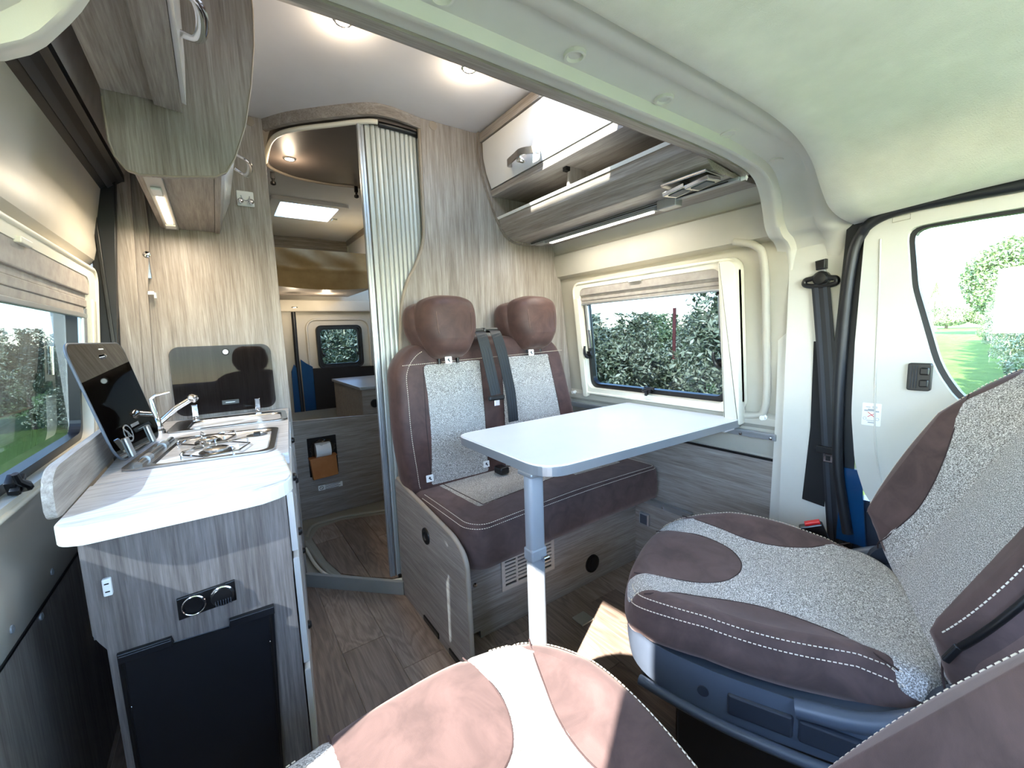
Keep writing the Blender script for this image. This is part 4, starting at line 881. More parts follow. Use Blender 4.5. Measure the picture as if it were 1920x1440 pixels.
tube('door_handle', smooth_path([(.10, 1.50, 1.60), (.128, 1.50, 1.585), (.135, 1.56, 1.58), (.128, 1.62, 1.585), (.10, 1.62, 1.60)], 5), .008, M['chrome'], ko, 8, flat=.5)
# lamp under it
kl = thing('kitchen_strip_lamp', 'short lit LED strip lamp under the kitchen overhead cabinet', 'lamp', (-.09, 1.6, 1.46))
box('housing', -.105, -.068, 1.30, 1.90, 1.4555, 1.4685, M['alu'], kl, .002); box('light_strip', -.094, -.078, 1.50, 1.80, 1.452, 1.456, M['lamp'], kl, .001)
box('switch', -.098, -.076, 1.415, 1.475, 1.449, 1.456, M['white'], kl, .002); box('end_clip', -.10, -.072, 1.82, 1.86, 1.450, 1.456, M['white'], kl, .002)
def area(name, loc, sx, sy, power, col=(1, .85, .65), nrm=(0, 0, -1), parent=None):
    ld = bpy.data.lights.new(name, 'AREA'); ld.shape = 'RECTANGLE'; ld.size = sx; ld.size_y = sy; ld.energy = power; ld.color = col
    o = bpy.data.objects.new(name, ld); COL.objects.link(o); o.matrix_basis = frame_to(loc, [-c for c in nrm], (0, 1, .01))
    if parent: o.parent = parent; o.matrix_parent_inverse = wm(parent).inverted()
    return o
area('glow', (-.086, 1.65, 1.447), .02, .30, .3, parent=kl)
# cabinet above the sliding door
so2 = thing('door_overhead_cabinet', 'wooden locker over the sliding door with a white front and chrome handle', 'cabinet', (-.07, .95, 1.59))
prism('carcass', [(-.145, 1.592), (-.062, 1.592), (-.062, 1.900), (-.152, 1.900)], 'y', .72, 1.247, M['wood_y'], so2, bev=.001)
prism('lower_rail', [(-.061, 1.583), (-.012, 1.578), (-.012, 1.900), (-.061, 1.900)], 'y', .72, 1.247, M['wood_y'], so2, bev=.001)
prism('door', [(-.011, 1.586), (-.003, 1.583), (.004, 1.68), (.010, 1.895), (-.010, 1.895)], 'y', .72, 1.215, M['white_gloss'], so2, bev=.001)
tube('door_handle', smooth_path([(.0, .93, 1.645), (.028, .94, 1.638), (.036, .99, 1.636), (.028, 1.05, 1.638), (.0, 1.06, 1.645)], 5), .010, M['chrome'], so2, 8, flat=.5)
# dinette overhead cabinet: open shelf below a white door
do = thing('dinette_overhead_cabinet', 'wooden overhead cabinet above the bench with white door and open shelf', 'cabinet', (1.2, 1.2, 1.46))
FRP = [(.995, 1.912), (.992, 1.83), (1.004, 1.76), (1.030, 1.68), (1.058, 1.61), (1.082, 1.555), (1.110, 1.510), (1.150, 1.478), (1.215, 1.466)]
FRS = [tuple(p) for p in smooth_path(FRP, 4)]
prism('end_panel', FRS+[(1.415, 1.478), (1.41, 1.5), (1.31, 1.7), (1.165, 1.912)], 'y', 1.616, 1.634, M['wood_z'], do, bev=.001)
Y0, Y1 = .66, 1.615
prism('top_rail', [(1.0, 1.905), (.998, 1.868), (1.012, 1.866), (1.018, 1.905)], 'y', Y0, Y1, M['wood_y'], do)
dp = [(1.003, 1.862), (1.004, 1.80), (1.018, 1.74), (1.040, 1.682)]
dd = prism('door', dp+[(p[0]+.016, p[1]+.002) for p in dp][::-1], 'y', Y0, Y1-.012, M['white_gloss'], do, bev=.003, smooth=math.radians(40))
dh = Vector(at(952, 306, X=1.004)); dh2 = Vector(at(1005, 280, X=1.004))
sp_ = [(1.022, dh.y, dh.z), (1.000, dh.y-.006, dh.z-.002), (.988, (dh.y+dh2.y)/2+.02, dh.z-.002), (.986, (dh.y+dh2.y)/2-.02, dh.z), (.998, dh2.y+.006, dh2.z), (1.018, dh2.y, dh2.z)]
strap('door_handle', smooth_path(sp_, 5), .024, .006, (0, 0, 1), M['steel'], dd)
box('handle_button', .988, 1.02, (dh.y+dh2.y)/2-.012, (dh.y+dh2.y)/2+.012, dh.z-.026, dh.z-.008, M['chrome'], dd, .005)
prism('shelf_top', [(1.043, 1.678), (1.050, 1.655), (1.34, 1.655), (1.32, 1.678)], 'y', Y0, Y1, M['wood_y'], do)
prism('shelf_bottom', [(1.095, 1.548), (1.100, 1.535), (1.395, 1.50), (1.385, 1.515)], 'y', Y0, Y1, M['wood_y'], do)
prism('front_lip', [(1.080, 1.566), (1.084, 1.568), (1.094, 1.552), (1.135, 1.500), (1.122, 1.497), (1.092, 1.532)], 'y', Y0, Y1, M['wood_y'], do)
prism('lip_edge', [(1.072, 1.571), (1.088, 1.575), (1.094, 1.566), (1.078, 1.562)], 'y', Y0, Y1, M['white'], do, bev=.001)
prism('underside', [(1.122, 1.497), (1.135, 1.503), (1.24, 1.490), (1.40, 1.497), (1.40, 1.480), (1.24, 1.475), (1.15, 1.480)], 'y', Y0, Y1, M['wood_y'], do)
prism('back_board', [(1.35, 1.50), (1.37, 1.50), (1.29, 1.68), (1.27, 1.68)], 'y', Y0, Y1, M['wood_y'], do)
dv0 = at(1083, 300, X=1.10)[1]
prism('divider', [(1.105, 1.553), (1.12, 1.66), (1.30, 1.66), (1.36, 1.53)], 'y', 1.19, 1.202, M['wood_z'], do)
box('clip', 1.10, 1.12, 1.19, 1.21, 1.64, 1.655, M['black'], do, .001)
# strip lamp rail
sl_ = thing('dinette_strip_lamp', 'long aluminium rail with a lit LED strip under the dinette overhead cabinet', 'lamp', (1.25, 1.2, 1.46))
box('rail', 1.243, 1.262, .64, 1.60, 1.463, 1.474, M['alu'], sl_, .002); box('rail_groove', 1.240, 1.244, .67, 1.59, 1.466, 1.469, M['black'], sl_, 0)
box('lamp_body', 1.246, 1.272, .92, 1.50, 1.452, 1.463, M['alu'], sl_, .002); box('light_strip', 1.251, 1.266, .935, 1.47, 1.4485, 1.4525, M['lamp_w'], sl_, .001)
box('connector', 1.236, 1.275, .835, .905, 1.446, 1.476, M['alu'], sl_, .003); box('end_clip', 1.240, 1.275, 1.50, 1.56, 1.455, 1.468, M['alu'], sl_, .003)
lathe('end_screw', [(.006, 0), (.005, .012), (.008, .014), (.001, .018)], (1.255, .640, 1.468), (.2, -1, 0), M['white'], sl_, 12)
area('glow', (1.2585, 1.2, 1.4465), .016, .5, .3, (1, .95, .85), parent=sl_)
# double reading spot
rs_ = thing('reading_spots', 'pair of square chrome reading spots side by side under the dinette cabinet', 'lamp', (1.17, .74, 1.48), group=None)
box('base_plate', 1.125, 1.215, .668, .812, 1.474, 1.482, M['steel'], rs_, .002)
for y in (.705, .778):
    bm = bmesh.new(); add_box(bm, -.034, .034, -.036, .036, -.008, .004, .002, Matrix.Translation((1.170, y, 1.464)) @ Matrix.Rotation(math.radians(-7), 4, 'X') @ Matrix.Rotation(math.radians(-5), 4, 'Y'))
    h_ = bm_done(bm, 'spot_head', M['chrome'], rs_)
    bm = bmesh.new(); add_box(bm, -.022, .022, -.024, .024, -.0105, -.0075, .001, Matrix.Translation((1.170, y, 1.464)) @ Matrix.Rotation(math.radians(-7), 4, 'X') @ Matrix.Rotation(math.radians(-5), 4, 'Y'))
    bm_done(bm, 'lens', M['seat_plastic'], h_)
# ================================================================ BENCH
be = thing('dinette_bench', 'two-seat travel bench with grey tweed panels and brown suede borders on a wooden base', 'bench', (1.0, 1.3, 0))
SPp = round_poly([(1.622, 0), (1.622, .50), (1.50, .478), (1.12, .438), (1.050, .40), (1.045, 0)], [0, .02, .02, .09, .04, 0], 6)
prism('side_panel', SPp, 'x', .536, .552, M['wood_y'], be, bev=.002)
tube('panel_edge', [(.544, p[0], p[1]) for p in SPp[6:]], .0085, M['wood_edge'], be, 8)
prism('front_panel', [(.56, .03), (.66, .03), (.66, 0), (1.525, 0), (1.525, .335), (.56, .335)], 'y', 1.195, 1.212, M['wood_x'], be, bev=.001)
box('base_top', .556, 1.52, 1.212, 1.63, .318, .334, M['wood_x'], be)
box('slot', .532, .537, 1.27, 1.40, .008, .03, M['black'], be, .004); box('slot', .532, .537, 1.085, 1.19, .008, .03, M['black'], be, .004)
lathe('port', [(.030, 0), (.029, .004), (.016, .005), (.013, .001), (.001, .0)], at(799, 1005, X=.536), (-1, 0, 0), M['black'], be, 24)
p = at(1110, 1056, Y=1.195); lathe('port', [(.038, 0), (.037, .006), (.028, .007), (.020, .002), (.001, .001)], p, (0, -1, 0), M['black'], be, 28)
for px_, py_ in ((889, 1053), (891, 1097)): lathe('screw', [(.008, 0), (.006, .003), (.001, .004)], at(px_, py_, Y=1.194), (0, -1, 0), M['chrome'], be, 12)
# vent grille
g0 = at(937, 1032, Y=1.193); g1 = at(1037, 996, Y=1.193); gz0 = at(939, 1104, Y=1.193)[2]
gx0, gx1, gz1 = g0[0], g1[0], (g0[2]+g1[2])/2+.001; gz0 = (gz0+at(1037, 1072, Y=1.193)[2])/2
gx0 += .003
bm = bmesh.new(); cw = (gx1-gx0-.02)/4; rows_ = 9; rh = (gz1-gz0-.03)/rows_
add_box(bm, gx0, gx1, 1.189, 1.194, gz1-.015, gz1); add_box(bm, gx0, gx1, 1.189, 1.194, gz0, gz0+.015)
for k in range(5):
    x = gx0+.010+cw*k; add_box(bm, x-(.010 if k == 0 else .004), x+(.010 if k == 4 else .004), 1.189, 1.194, gz0+.0151, gz1-.0151)
for r_ in range(rows_-1):
    z = gz0+.015+rh*(r_+1)
    for k in range(4): add_box(bm, gx0+.010+cw*k+.0041, gx0+.010+cw*(k+1)-.0041, 1.189, 1.194, z-rh*.27, z+rh*.27)
gr = bm_done(bm, 'vent_grille', M['wood_edge'], be); M['grille'] = plain('beige_grille', (196, 180, 164), .5, var=2); gr.data.materials[0] = M['grille']
box('grille_void', gx0+.006, gx1-.006, 1.1942, 1.1948, gz0+.01, gz1-.01, M['black'], gr, 0)
# seat cushion
def ringline(rf, i, cond, push=.0012, up=.0012):
    P = rf(i); c = sum(P, Vector())/len(P); ok = [cond(p) for p in P]; n = len(P)
    k0 = next((k for k in range(n) if ok[k] and not ok[k-1]), 0); out = []
    for k in range(n):
        p = P[(k0+k) % n]
        if not ok[(k0+k) % n]: break
        d = Vector((p.x-c.x, p.y-c.y, 0)).normalized(); out.append(p+d*push+Vector((0, 0, up)))
    return out
SO = round_poly([(.556, 1.50), (.562, 1.10), (.60, 1.052), (1.49, 1.072), (1.50, 1.50)], [.02, .05, .06, .03, .02], 10)
def densify(P, step=.008):
    out = []
    for i in range(len(P)):
        a, b = Vector(P[i][:2]), Vector(P[(i+1) % len(P)][:2]); n = max(1, int((b-a).length/step))
        for k in range(n): out.append(tuple(a.lerp(b, k/n)))
    return out
def in_rr(x, y, x0, x1, y0, y1): return x0 < x < x1 and y0 < y < y1
def bench_seat_region(x, y, s_):
    if s_ == 0 and (in_rr(x, y, .655+(1.46-y)*.06, 1.045, 1.19+(x-.68)*.12, 1.47) or in_rr(x, y, 1.13, 1.40, 1.20, 1.47)): return 'tweed_panel'
    return 'seat_cushion'
grid_h = lambda x, y: .008*(1-((x-1.03)/.5)**2)
sc_, ring_, nt_, na_ = pillow('seat_cushion', densify(SO), ['seat_cushion', 'tweed_panel'], {'seat_cushion': M['suede'], 'tweed_panel': M['tweed_s']}, bench_seat_region, re=.028, side=.110, hfun=grid_h, ntop=110, parent=be, mtx=wm(be).inverted() @ Matrix.Translation((0, 0, .478)))
def inset(P, d):
    c = sum((Vector(p[:2]) for p in P), Vector((0, 0)))/len(P); return [(p[0]-(p[0]-c.x)/(Vector(p[:2])-c).length*d, p[1]-(p[1]-c.y)/(Vector(p[:2])-c).length*d) for p in P]
SD_ = densify(SO)
def loop3(P, d, z, cond, base=grid_h): return [Vector((x, y, z+base(x, y))) for x, y in inset(P, d) if cond(x, y)]
dashes('stitching', loop3(SD_, .006, .478-.010, lambda x, y: y < 1.42), be, mat='stitch'); dashes('stitching', loop3(SD_, .018, .478-.000, lambda x, y: y < 1.42), be, mat='stitch')
tube('seam', [Vector((x, y, .478+grid_h(x, y))) for x, y in ((.672, 1.47), (.682, 1.33), (.692, 1.195), (.80, 1.205), (1.045, 1.235))], .0018, M['stitch_dk'], be, 5)
# backrest
bmx = mtx3((.53, 1.462, .455), (1, 0, 0), (0, .075, .997))
BO = round_poly([(.018, 0), (-.008, .24), (.0, .50), (.07, .578), (.45, .60), (.74, .585), (.80, .53), (.835, .35), (.875, .15), (.88, 0)], [.03, .08, .05, .05, .05, .04, .05, .05, .05, .03], 8)
def back_region(x, y, s_):
    if s_ == 0:
        if .100+.012*math.sin(y*6)-.02*(.49-y) < x < .350 and .035 < y < .495+x*.02: return 'tweed_panel'
        if .455-.03*(.5-y) < x < .715+(.5-y)*.16 and .035 < y < .505: return 'tweed_panel'
    return 'backrest'
grid_b = lambda x, y: .012*math.sin(PI*min(1, max(0, y/.6)))
bk, _, _, _ = pillow('backrest', densify(BO), ['backrest', 'tweed_panel'], {'backrest': M['leather'], 'tweed_panel': M['tweed']}, back_region, re=.035, side=.085, hfun=grid_b, ntop=120, parent=be, mtx=wm(be).inverted() @ bmx)
bk['label'] = 'backrest in dark brown suede with two tweed panels'
BD = densify(BO)
def bl(P): return [bmx @ Vector(p) for p in P]
dashes('stitching', bl([(x, y, -.006+grid_b(x, y)) for x, y in inset(BD, .020) if not (y < .03)]), be); dashes('stitching', bl([(x, y, .0005+grid_b(x, y)) for x, y in inset(BD, .034) if x < .3 and y < .55 and y > .03]), be)
dashes('stitching', bl([(x, .500+x*.022, .0015+grid_b(x, .5)) for x in np.linspace(.02, .80, 30)]), be)
for xs in ((.100, .09, .095), (.35, .35, .35), (.455, .445, .44), (.715, .75, .79)): tube('seam', bl([(xs[0], .49, .001+grid_b(0, .49)), (xs[1], .28, .001+grid_b(0, .28)), (xs[2], .05, .001+grid_b(0, .05))]), .0015, M['stitch_dk'], be, 5)
# headrests
ringl = None
def headrest(name, cx_, cz_, cy_, label, W_=.20, H_=.215):
    m = mtx3((cx_, cy_, cz_), (1, .0, 0), (0, .10, 1))
    t = thing(name, label, 'headrest', mtx=m, group='bench headrests')
    O_ = smooth_path([(-.050, -.108), (-.080, -.065), (-.099, -.015), (-.102, .045), (-.088, .090), (-.045, .108), (0, .111), (.045, .108), (.088, .090), (.102, .045), (.099, -.015), (.080, -.065), (.050, -.108), (0, -.110)], 8, closed=True)
    O_ = [(p.x*W_/.204, p.y*H_/.22) for p in O_]
    reg = lambda x, y, s_: 'pad'
    b_, _, _, _ = pillow('pad', O_, ['pad'], {'pad': M['leather']}, reg, re=.045, side=.045, hfun=lambda x, y: .018*(1-(x/.1)**2)-.25*max(0, -.05-y), ntop=24, parent=t)
    bx2, _, _, _ = pillow('back_pad', [(p[0]*1.0-.022, p[1]*.86+.004) for p in O_], ['back_pad'], {'back_pad': M['leather']}, lambda x, y, s_: 'back_pad', re=.04, side=.05, ntop=12, parent=t, mtx=Matrix.Translation((0, 0, -.065)))
    I_ = inset(O_, .030)
    tube('piping', [(x, y, .004+.018*(1-(x/.1)**2)-.25*max(0, -.05-y)) for x, y in I_ if x < -.03 or x > .03 or y > 0], .0016, M['suede_lt'], t, 6, local=True) if 0 else None
    for sx in (-1, 1): tube('seam', [(sx*.064, .082, .002), (sx*.072, .04, .0095), (sx*.070, -.02, .010), (sx*.055, -.07, .004)], .0016, M['suede_lt'], t, 5, local=True)
    for sx in (-.04, .04): tube('post', [(sx, -.09, -.07), (sx, -.14, -.075)], .006, M['black'], t, 8, local=True)
    return t
headrest('headrest', .735, 1.098, 1.425, 'brown faux-leather headrest on the left of the bench, nearer the shutter', .235, .225)
headrest('headrest', 1.165, 1.108, 1.440, 'brown faux-leather headrest on the right of the bench, nearer the window', .235, .22)
# bench labels
mk = [('print', 'seat_plastic_dk', [('l', -.004, .002, .006, -.006, .0022), ('l', -.002, .005, .004, .002, .0018)])]
for (px_, py_, Yd, lab) in ((841, 675, 1.443, 'white fabric tag under the left headrest'), (996, 661, 1.446, 'white fabric tag under the right headrest'), (806, 897, 1.405, 'white fabric tag low on the left border of the bench backrest'), (912, 870, 1.425, 'white fabric tag at the lower right corner of the left tweed panel')):
    p = at(px_, py_, Y=Yd); sticker('fabric_tag', lab, mtx3(p, (1, 0, 0), (0, .10, 1)), .028, .026, mk, group='small white tags on the bench')
# belts over the backrest
for k, (P_, lab) in enumerate(((((903, 628), (912, 660), (921, 700), (930, 740), (937, 775)), 'left black lap and shoulder belt lying over the bench backrest'), (((930, 626), (941, 660), (950, 700), (958, 740), (963, 790)), 'right black belt lying over the bench backrest'))):
    Ys = (1.425, 1.418, 1.412, 1.405, 1.398); W3 = [Vector(at(x, y, Y=yy)) for (x, y), yy in zip(P_, Ys)]
    W3 = [W3[0]+Vector((-.002, .12, .018)), W3[0]+Vector((0, .03, .016))]+W3
    if k == 0: W3 = W3[:-1]
    t = thing('seat_belt', lab, 'seat belt', W3[-1], group='bench seat belts')
    strap('webbing', smooth_path(W3, 5), .048, .002, (1, 0, 0), M['rubber'], t)
    for dx in (-.012, 0, .012): strap('rib', [q+Vector((dx, -.0014, 0)) for q in smooth_path(W3[2:], 4)], .0022, .0012, (1, 0, 0), M['seat_plastic_dk'], t)
    box('belt_guide', W3[0].x-.034, W3[0].x+.034, W3[0].y-.09, W3[0].y-.06, W3[0].z-.012, W3[0].z+.008, M['black'], t, .005)
    if k == 0:
        b_ = box('belt_tongue', W3[-1].x-.038, W3[-1].x+.036, W3[-1].y-.012, W3[-1].y+.004, W3[-1].z-.022, W3[-1].z-.002, M['black'], t, .006); box('tongue_blade', W3[-1].x-.012, W3[-1].x+.014, W3[-1].y-.006, W3[-1].y-.002, W3[-1].z-.045, W3[-1].z-.020, M['chrome'], b_, .002)
box('buckle_stub', .885, .93, 1.375, 1.43, .49, .52, M['black'], be, .008)
# ================================================================ TABLE
ta = thing('dinette_table', 'white rectangular dinette table with metal edge on a single folding leg', 'table', (.66, .85, 0))
TP = round_poly([(.627, 1.238), (.622, .765), (1.496, .741), (1.498, 1.243)], [.055, .085, .012, .012], 10)
prism('tabletop', TP, 'z', .7045, .7305, M['table'], ta, bev=.002)
c0 = sum((Vector(p) for p in TP), Vector((0, 0)))/len(TP)
grow = lambda P, d: [(p[0]+(-d if p[0] < 1.0 else d)*(abs(p[0]-c0.x) > .3), p[1]+(-d if p[1] < c0.y else d)) for p in P]
prism('metal_edge', grow(TP, .0022), 'z', .7015, .7262, M['alu'], ta, bev=.001)
tube('white_bead', [(p[0], p[1], .7275) for p in grow(TP, .0012)], .0016, M['white'], ta, 6, closed=True)
lg = thing('x', 'x', 'x'); bpy.data.objects.remove(lg)
Lx, Ly = .648, .850
lge = prism('leg', rrect(Lx-.024, Lx+.024, Ly-.017, Ly+.017, .010, 4), 'z', .475, .7014, M['grey_paint'], ta, bev=0, smooth=math.radians(25))
prism('leg', rrect(Lx-.0235, Lx+.0235, Ly-.0165, Ly+.0165, .010, 4), 'z', .035, .462, M['grey_paint'], ta, bev=0, smooth=math.radians(25))
box('leg_joint', Lx-.026, Lx+.026, Ly-.019, Ly+.019, .455, .490, M['grey_paint'], ta, .005); tube('joint_pin', [(Lx+.004, Ly-.026, .462), (Lx+.022, Ly-.026, .462)], .008, M['chrome'], ta, 10)
box('foot_plate', Lx-.05, Lx+.05, Ly-.04, Ly+.04, .0, .03, M['grey_paint'], ta, .006)
box('top_bracket', Lx-.03, Lx+.06, Ly-.03, Ly+.03, .690, .7013, M['alu'], ta, .003)
box('wall_clip', 1.43, 1.499, .76, .82, .686, .7012, M['white'], ta, .003)
prism('clip_tongue', [(1.36, .775), (1.43, .770), (1.43, .83), (1.38, .83)], 'z', .690, .7005, M['frame_white'], ta) if 0 else None
o = box('floor_mount', .98, 1.04, 1.02, 1.075, .0, .006, M['tray'], bev=.002); tag(o, 'small grey floor cover plate beside the table leg', 'floor plate')
# ================================================================ CAB SEATS
CT = .507
CO = smooth_path([(-.212, -.03), (-.232, .05), (-.255, .18), (-.262, .30), (-.245, .40), (-.20, .455), (-.10, .488), (0, .496), (.10, .488), (.20, .455), (.245, .40), (.262, .30), (.255, .18), (.232, .05), (.212, -.03), (.10, -.06), (0, -.065), (-.10, -.06)], 16, closed=True)
CO = [(p.x, p.y) for p in CO]
def interp(L, v):
    if v <= L[0][0]: return L[0][1]
    for (a, x), (b, y) in zip(L, L[1:]):
        if v <= b:
            t = (v-a)/(b-a); return x+(y-x)*t
    return L[-1][1]
BI = [(.03, .235), (.06, .205), (.09, .180), (.12, .160), (.17, .145), (.22, .143), (.27, .152), (.32, .172), (.37, .195), (.42, .222), (.46, .26)]
def cush_region(x, y, s_):
    ax = abs(x)
    if s_ == 2: return 'seat_cushion'
    if s_ == 1 and ax > .20 and y > .03: return 'seat_cushion'
    if ax > interp(BI, y) and y > .03: return 'bolster' if x > 0 else 'bolster.001'
    if y > .38 and ax < .112 or (y <= .38 and (ax/.112)**2.4+((.38-y)/.125)**2.4 < 1): return 'front_patch'
    return 'tweed_panel'
def cush_h(x, y):
    h = .030*max(0, (abs(x)-.12)/.12)**1.5*min(1, max(0, (y+.02)/.1))*(1-.6*min(1, max(0, (y-.30)/.15)))
    h -= .012*max(0, (y-.36)/.13)**2
    return h+.006*math.sin(x*21)*math.sin(y*17+1)
seat = thing('driver_seat', 'swivelled cab seat on the right with grey tweed centre and dark brown suede bolsters', 'seat')
cm_ = {'seat_cushion': M['suede'], 'bolster': M['suede'], 'bolster.001': M['suede'], 'front_patch': M['suede'], 'tweed_panel': M['tweed']}
cu, crf, _, _ = pillow('seat_cushion', CO, ['seat_cushion', 'tweed_panel', 'bolster', 'bolster.001', 'front_patch'], cm_, cush_region, re=.042, side=.052, hfun=cush_h, ntop=130, parent=seat, mtx=Matrix.Translation((0, 0, CT)))
cu['label'] = 'suede side of the seat cushion'
def cz(x, y, d=0): return CT+cush_h(x, y)+d
def fine(P, n=5): return smooth_path([Vector(p) for p in P], n)
for sg in (-1, 1):
    bnd = [(sg*(w+0), y) for y, w in BI if y < .44]
    tube('seam', fine([(x, y, cz(x, y, -.0005 if abs(x) < .2 else -.004)) for x, y in bnd], 4), .0016, M['stitch_dk'], cu, 5, local=True, mtx=Matrix.Translation((0, 0, -CT)))
    for ri in (132, 134): dashes('stitching', ringline(crf, ri, lambda p: p.x*sg > .12 and .02 < p.y < .46), cu, local=True)
tg_ = [(-.112, .47), (-.112, .38), (-.104, .325), (-.08, .282), (-.04, .26), (0, .255), (.04, .26), (.08, .282), (.104, .325), (.112, .38), (.112, .47)]
tube('seam', fine([(x, y, cz(x, y, -.0005 if y < .44 else -.004)) for x, y in tg_], 5), .0016, M['stitch_dk'], cu, 5, local=True, mtx=Matrix.Translation((0, 0, -CT)))
# moulded base shell
SH = smooth_path([(-.235, -.10), (-.262, .05), (-.272, .20), (-.268, .32), (-.240, .42), (-.16, .468), (0, .482), (.16, .468), (.240, .42), (.268, .32), (.272, .20), (.262, .05), (.235, -.10), (0, -.12)], 6, closed=True)
SH = [(p.x, p.y) for p in SH]; bm = bmesh.new(); rows = []
cS = Vector((0, .17))
def shz(y, t):                    # rising towards the back like the real side cover
    return .440+(.055*min(1, max(0, (.10-y)/.16))) if t == 1 else .350+.02*max(0, (y-.3)/.2)
for sc2, t in ((.965, 1), (1.0, 1), (1.012, .5), (1.0, .0), (.93, 0)):
    rows.append([bm.verts.new((cS.x+(p[0]-cS.x)*sc2, cS.y+(p[1]-cS.y)*sc2, (shz(p[1], 1) if t == 1 else shz(p[1], 0) if t == 0 else shz(p[1], 0)*.6+shz(p[1], 1)*.4)-(.006 if sc2 in (.965,) else 0))) for p in SH])
for A, B in zip(rows, rows[1:]):
    for i in range(len(A)): bm.faces.new((A[i], A[(i+1) % len(A)], B[(i+1) % len(A)], B[i]))
bm.faces.new(rows[0]); bm.faces.new(rows[-1])
shl = bm_done(bm, 'base_shell', M['seat_plastic'], seat, math.radians(45), local=True)
for sg in (-1, 1):
    for y0, y1 in ((.06, .155), (.162, .26)): box('recess_cover', sg*.268, sg*.279, y0, y1, .372, .412, M['seat_plastic_dk'], shl, .004, local=True)
    lathe('button', [(.010, -.004), (.010, .003), (.001, .004)], (sg*.272, .30, .395), (sg, 0, 0), M['seat_plastic_dk'], shl, 16, local=True)
    tube('side_rail', fine([(sg*.255, .42, .352), (sg*.278, .28, .346), (sg*.282, .1, .346), (sg*.265, -.08, .352)], 5), .010, M['seat_plastic'], shl, 8, local=True)
    lathe('pivot_cover', [(.05, -.01), (.05, .012), (.040, .02), (.001, .022)], (sg*.235, -.055, .475), (sg, 0, 0), M['seat_plastic_dk'], seat, 26, local=True)
    tube('side_arm', fine([(sg*.268, .16, .425), (sg*.270, .06, .445), (sg*.255, -.03, .492), (sg*.25, -.09, .505)], 5), .016, M['seat_plastic'], seat, 10, local=True)
ped = prism('pedestal', [(-.20, .33), (.20, .33), (.18, .06), (.22, 0), (-.22, 0), (-.18, .06)], 'y', -.10, .36, M['black'], seat, bev=.006, local=True)
prism('swivel_plate', rrect(-.215, .215, -.11, .40, .05), 'z', .325, .346, M['black'], seat, bev=.003, local=True)
tube('front_bar', fine([(-.17, .36, .31), (-.17, .43, .30), (0, .445, .30), (.17, .43, .30), (.17, .36, .31)], 5), .009, M['black'], seat, 8, local=True)
# backrest, an object of its own axes so that the two seats can recline differently
BK = smooth_path([(-.205, .0), (-.25, .05), (-.285, .13), (-.300, .24), (-.285, .36), (-.25, .47), (-.20, .565), (-.10, .60), (0, .608), (.10, .60), (.20, .565), (.25, .47), (.285, .36), (.300, .24), (.285, .13), (.25, .05), (.205, 0), (0, -.015)], 16, closed=True)
BK = [(p.x, p.y) for p in BK]
BB = [(.0, .235), (.03, .225), (.06, .195), (.10, .178), (.16, .172), (.22, .178), (.28, .190), (.34, .205), (.42, .235), (.52, .27)]
def back_reg(x, y, s_):
    ax = abs(x)
    if s_ == 2: return 'backrest'
    if y > .02 and ax > interp(BB, y) or (s_ == 1 and .03 < y < .5): return 'bolster' if x > 0 else 'bolster.001'
    return 'tweed_panel'
def back_h(x, y): return .062*min(1.15, max(0, (abs(x)-.12)/.10))**1.4*min(1, max(0, y/.09))*(1-.7*min(1, max(0, (y-.36)/.18)))
bkr, brf, _, _ = pillow('backrest', BK, ['backrest', 'tweed_panel', 'bolster', 'bolster.001'], {'backrest': M['suede_lt'], 'bolster.001': M['suede'], 'bolster': M['suede'], 'tweed_panel': M['tweed']}, back_reg, re=.042, side=.085, hfun=back_h, ntop=130, parent=seat)
for o in bkr.children: pass
BM_ = Matrix.Translation((0, -.028, .490)) @ Matrix(((-1, 0, 0, 0), (0, 0, 1, 0), (0, 1, 0, 0), (0, 0, 0, 1)))
def recline(o, deg): o.matrix_basis = Matrix.Translation((0, -.028, .490)) @ Matrix.Rotation(math.radians(deg), 4, 'X') @ Matrix(((-1, 0, 0, 0), (0, 0, 1, 0), (0, 1, 0, 0), (0, 0, 0, 1)))
recline(bkr, 25)
for sg in (-1, 1):
    tube('seam', fine([(sg*w, y, back_h(sg*w, y)-.0005) for y, w in BB if y < .44], 4), .0016, M['stitch_dk'], bkr, 5, local=True)
    cond = lambda p: p.x*sg > .15 and .10 < p.y < .54
    zp = ringline(brf, 133, cond, .001, .001)
    if zp[0].y > zp[-1].y: zp = zp[::-1]
    tube('zipper', zp, .0048, M['black'], bkr, 8, local=True)
    dashes('stitching', ringline(brf, 131, cond), bkr, local=True); dashes('stitching', ringline(brf, 137, lambda p: p.x*sg > .1 and .02 < p.y < .56, .0018, 0), bkr, local=True)
    q = zp[0]; box('zipper_pull', q.x-.004, q.x+.004, q.y-.030, q.y, q.z-.003, q.z+.006, M['black'], bkr, .002, local=True)
    # folded sleeve of the cover bulging over the recliner
    tube('cover_fold', fine([(sg*.235, .06, -.085), (sg*.262, .16, -.080), (sg*.272, .28, -.078), (sg*.262, .40, -.08), (sg*.235, .50, -.085)], 6), [.018+.010*math.sin(PI*min(1, k/24)) for k in range(25)], M['suede_lt'], bkr, 12, local=True)
hp = [(-.07, .635), (-.115, .68), (-.125, .74), (-.11, .80), (-.06, .835), (.06, .835), (.11, .80), (.125, .74), (.115, .68), (.07, .635)]
HO = [(p.x, p.y) for p in smooth_path(hp, 8, closed=True)]
hd_, _, _, _ = pillow('headrest', HO, ['headrest'], {'headrest': M['suede']}, lambda x, y, s_: 'headrest', re=.035, side=.05, ntop=16, parent=seat)
hd_.parent = bkr
for sx in (-.05, .05): tube('headrest_post', [(sx, .56, -.055), (sx, .67, -.055)], .006, M['chrome'], bkr, 8, local=True)
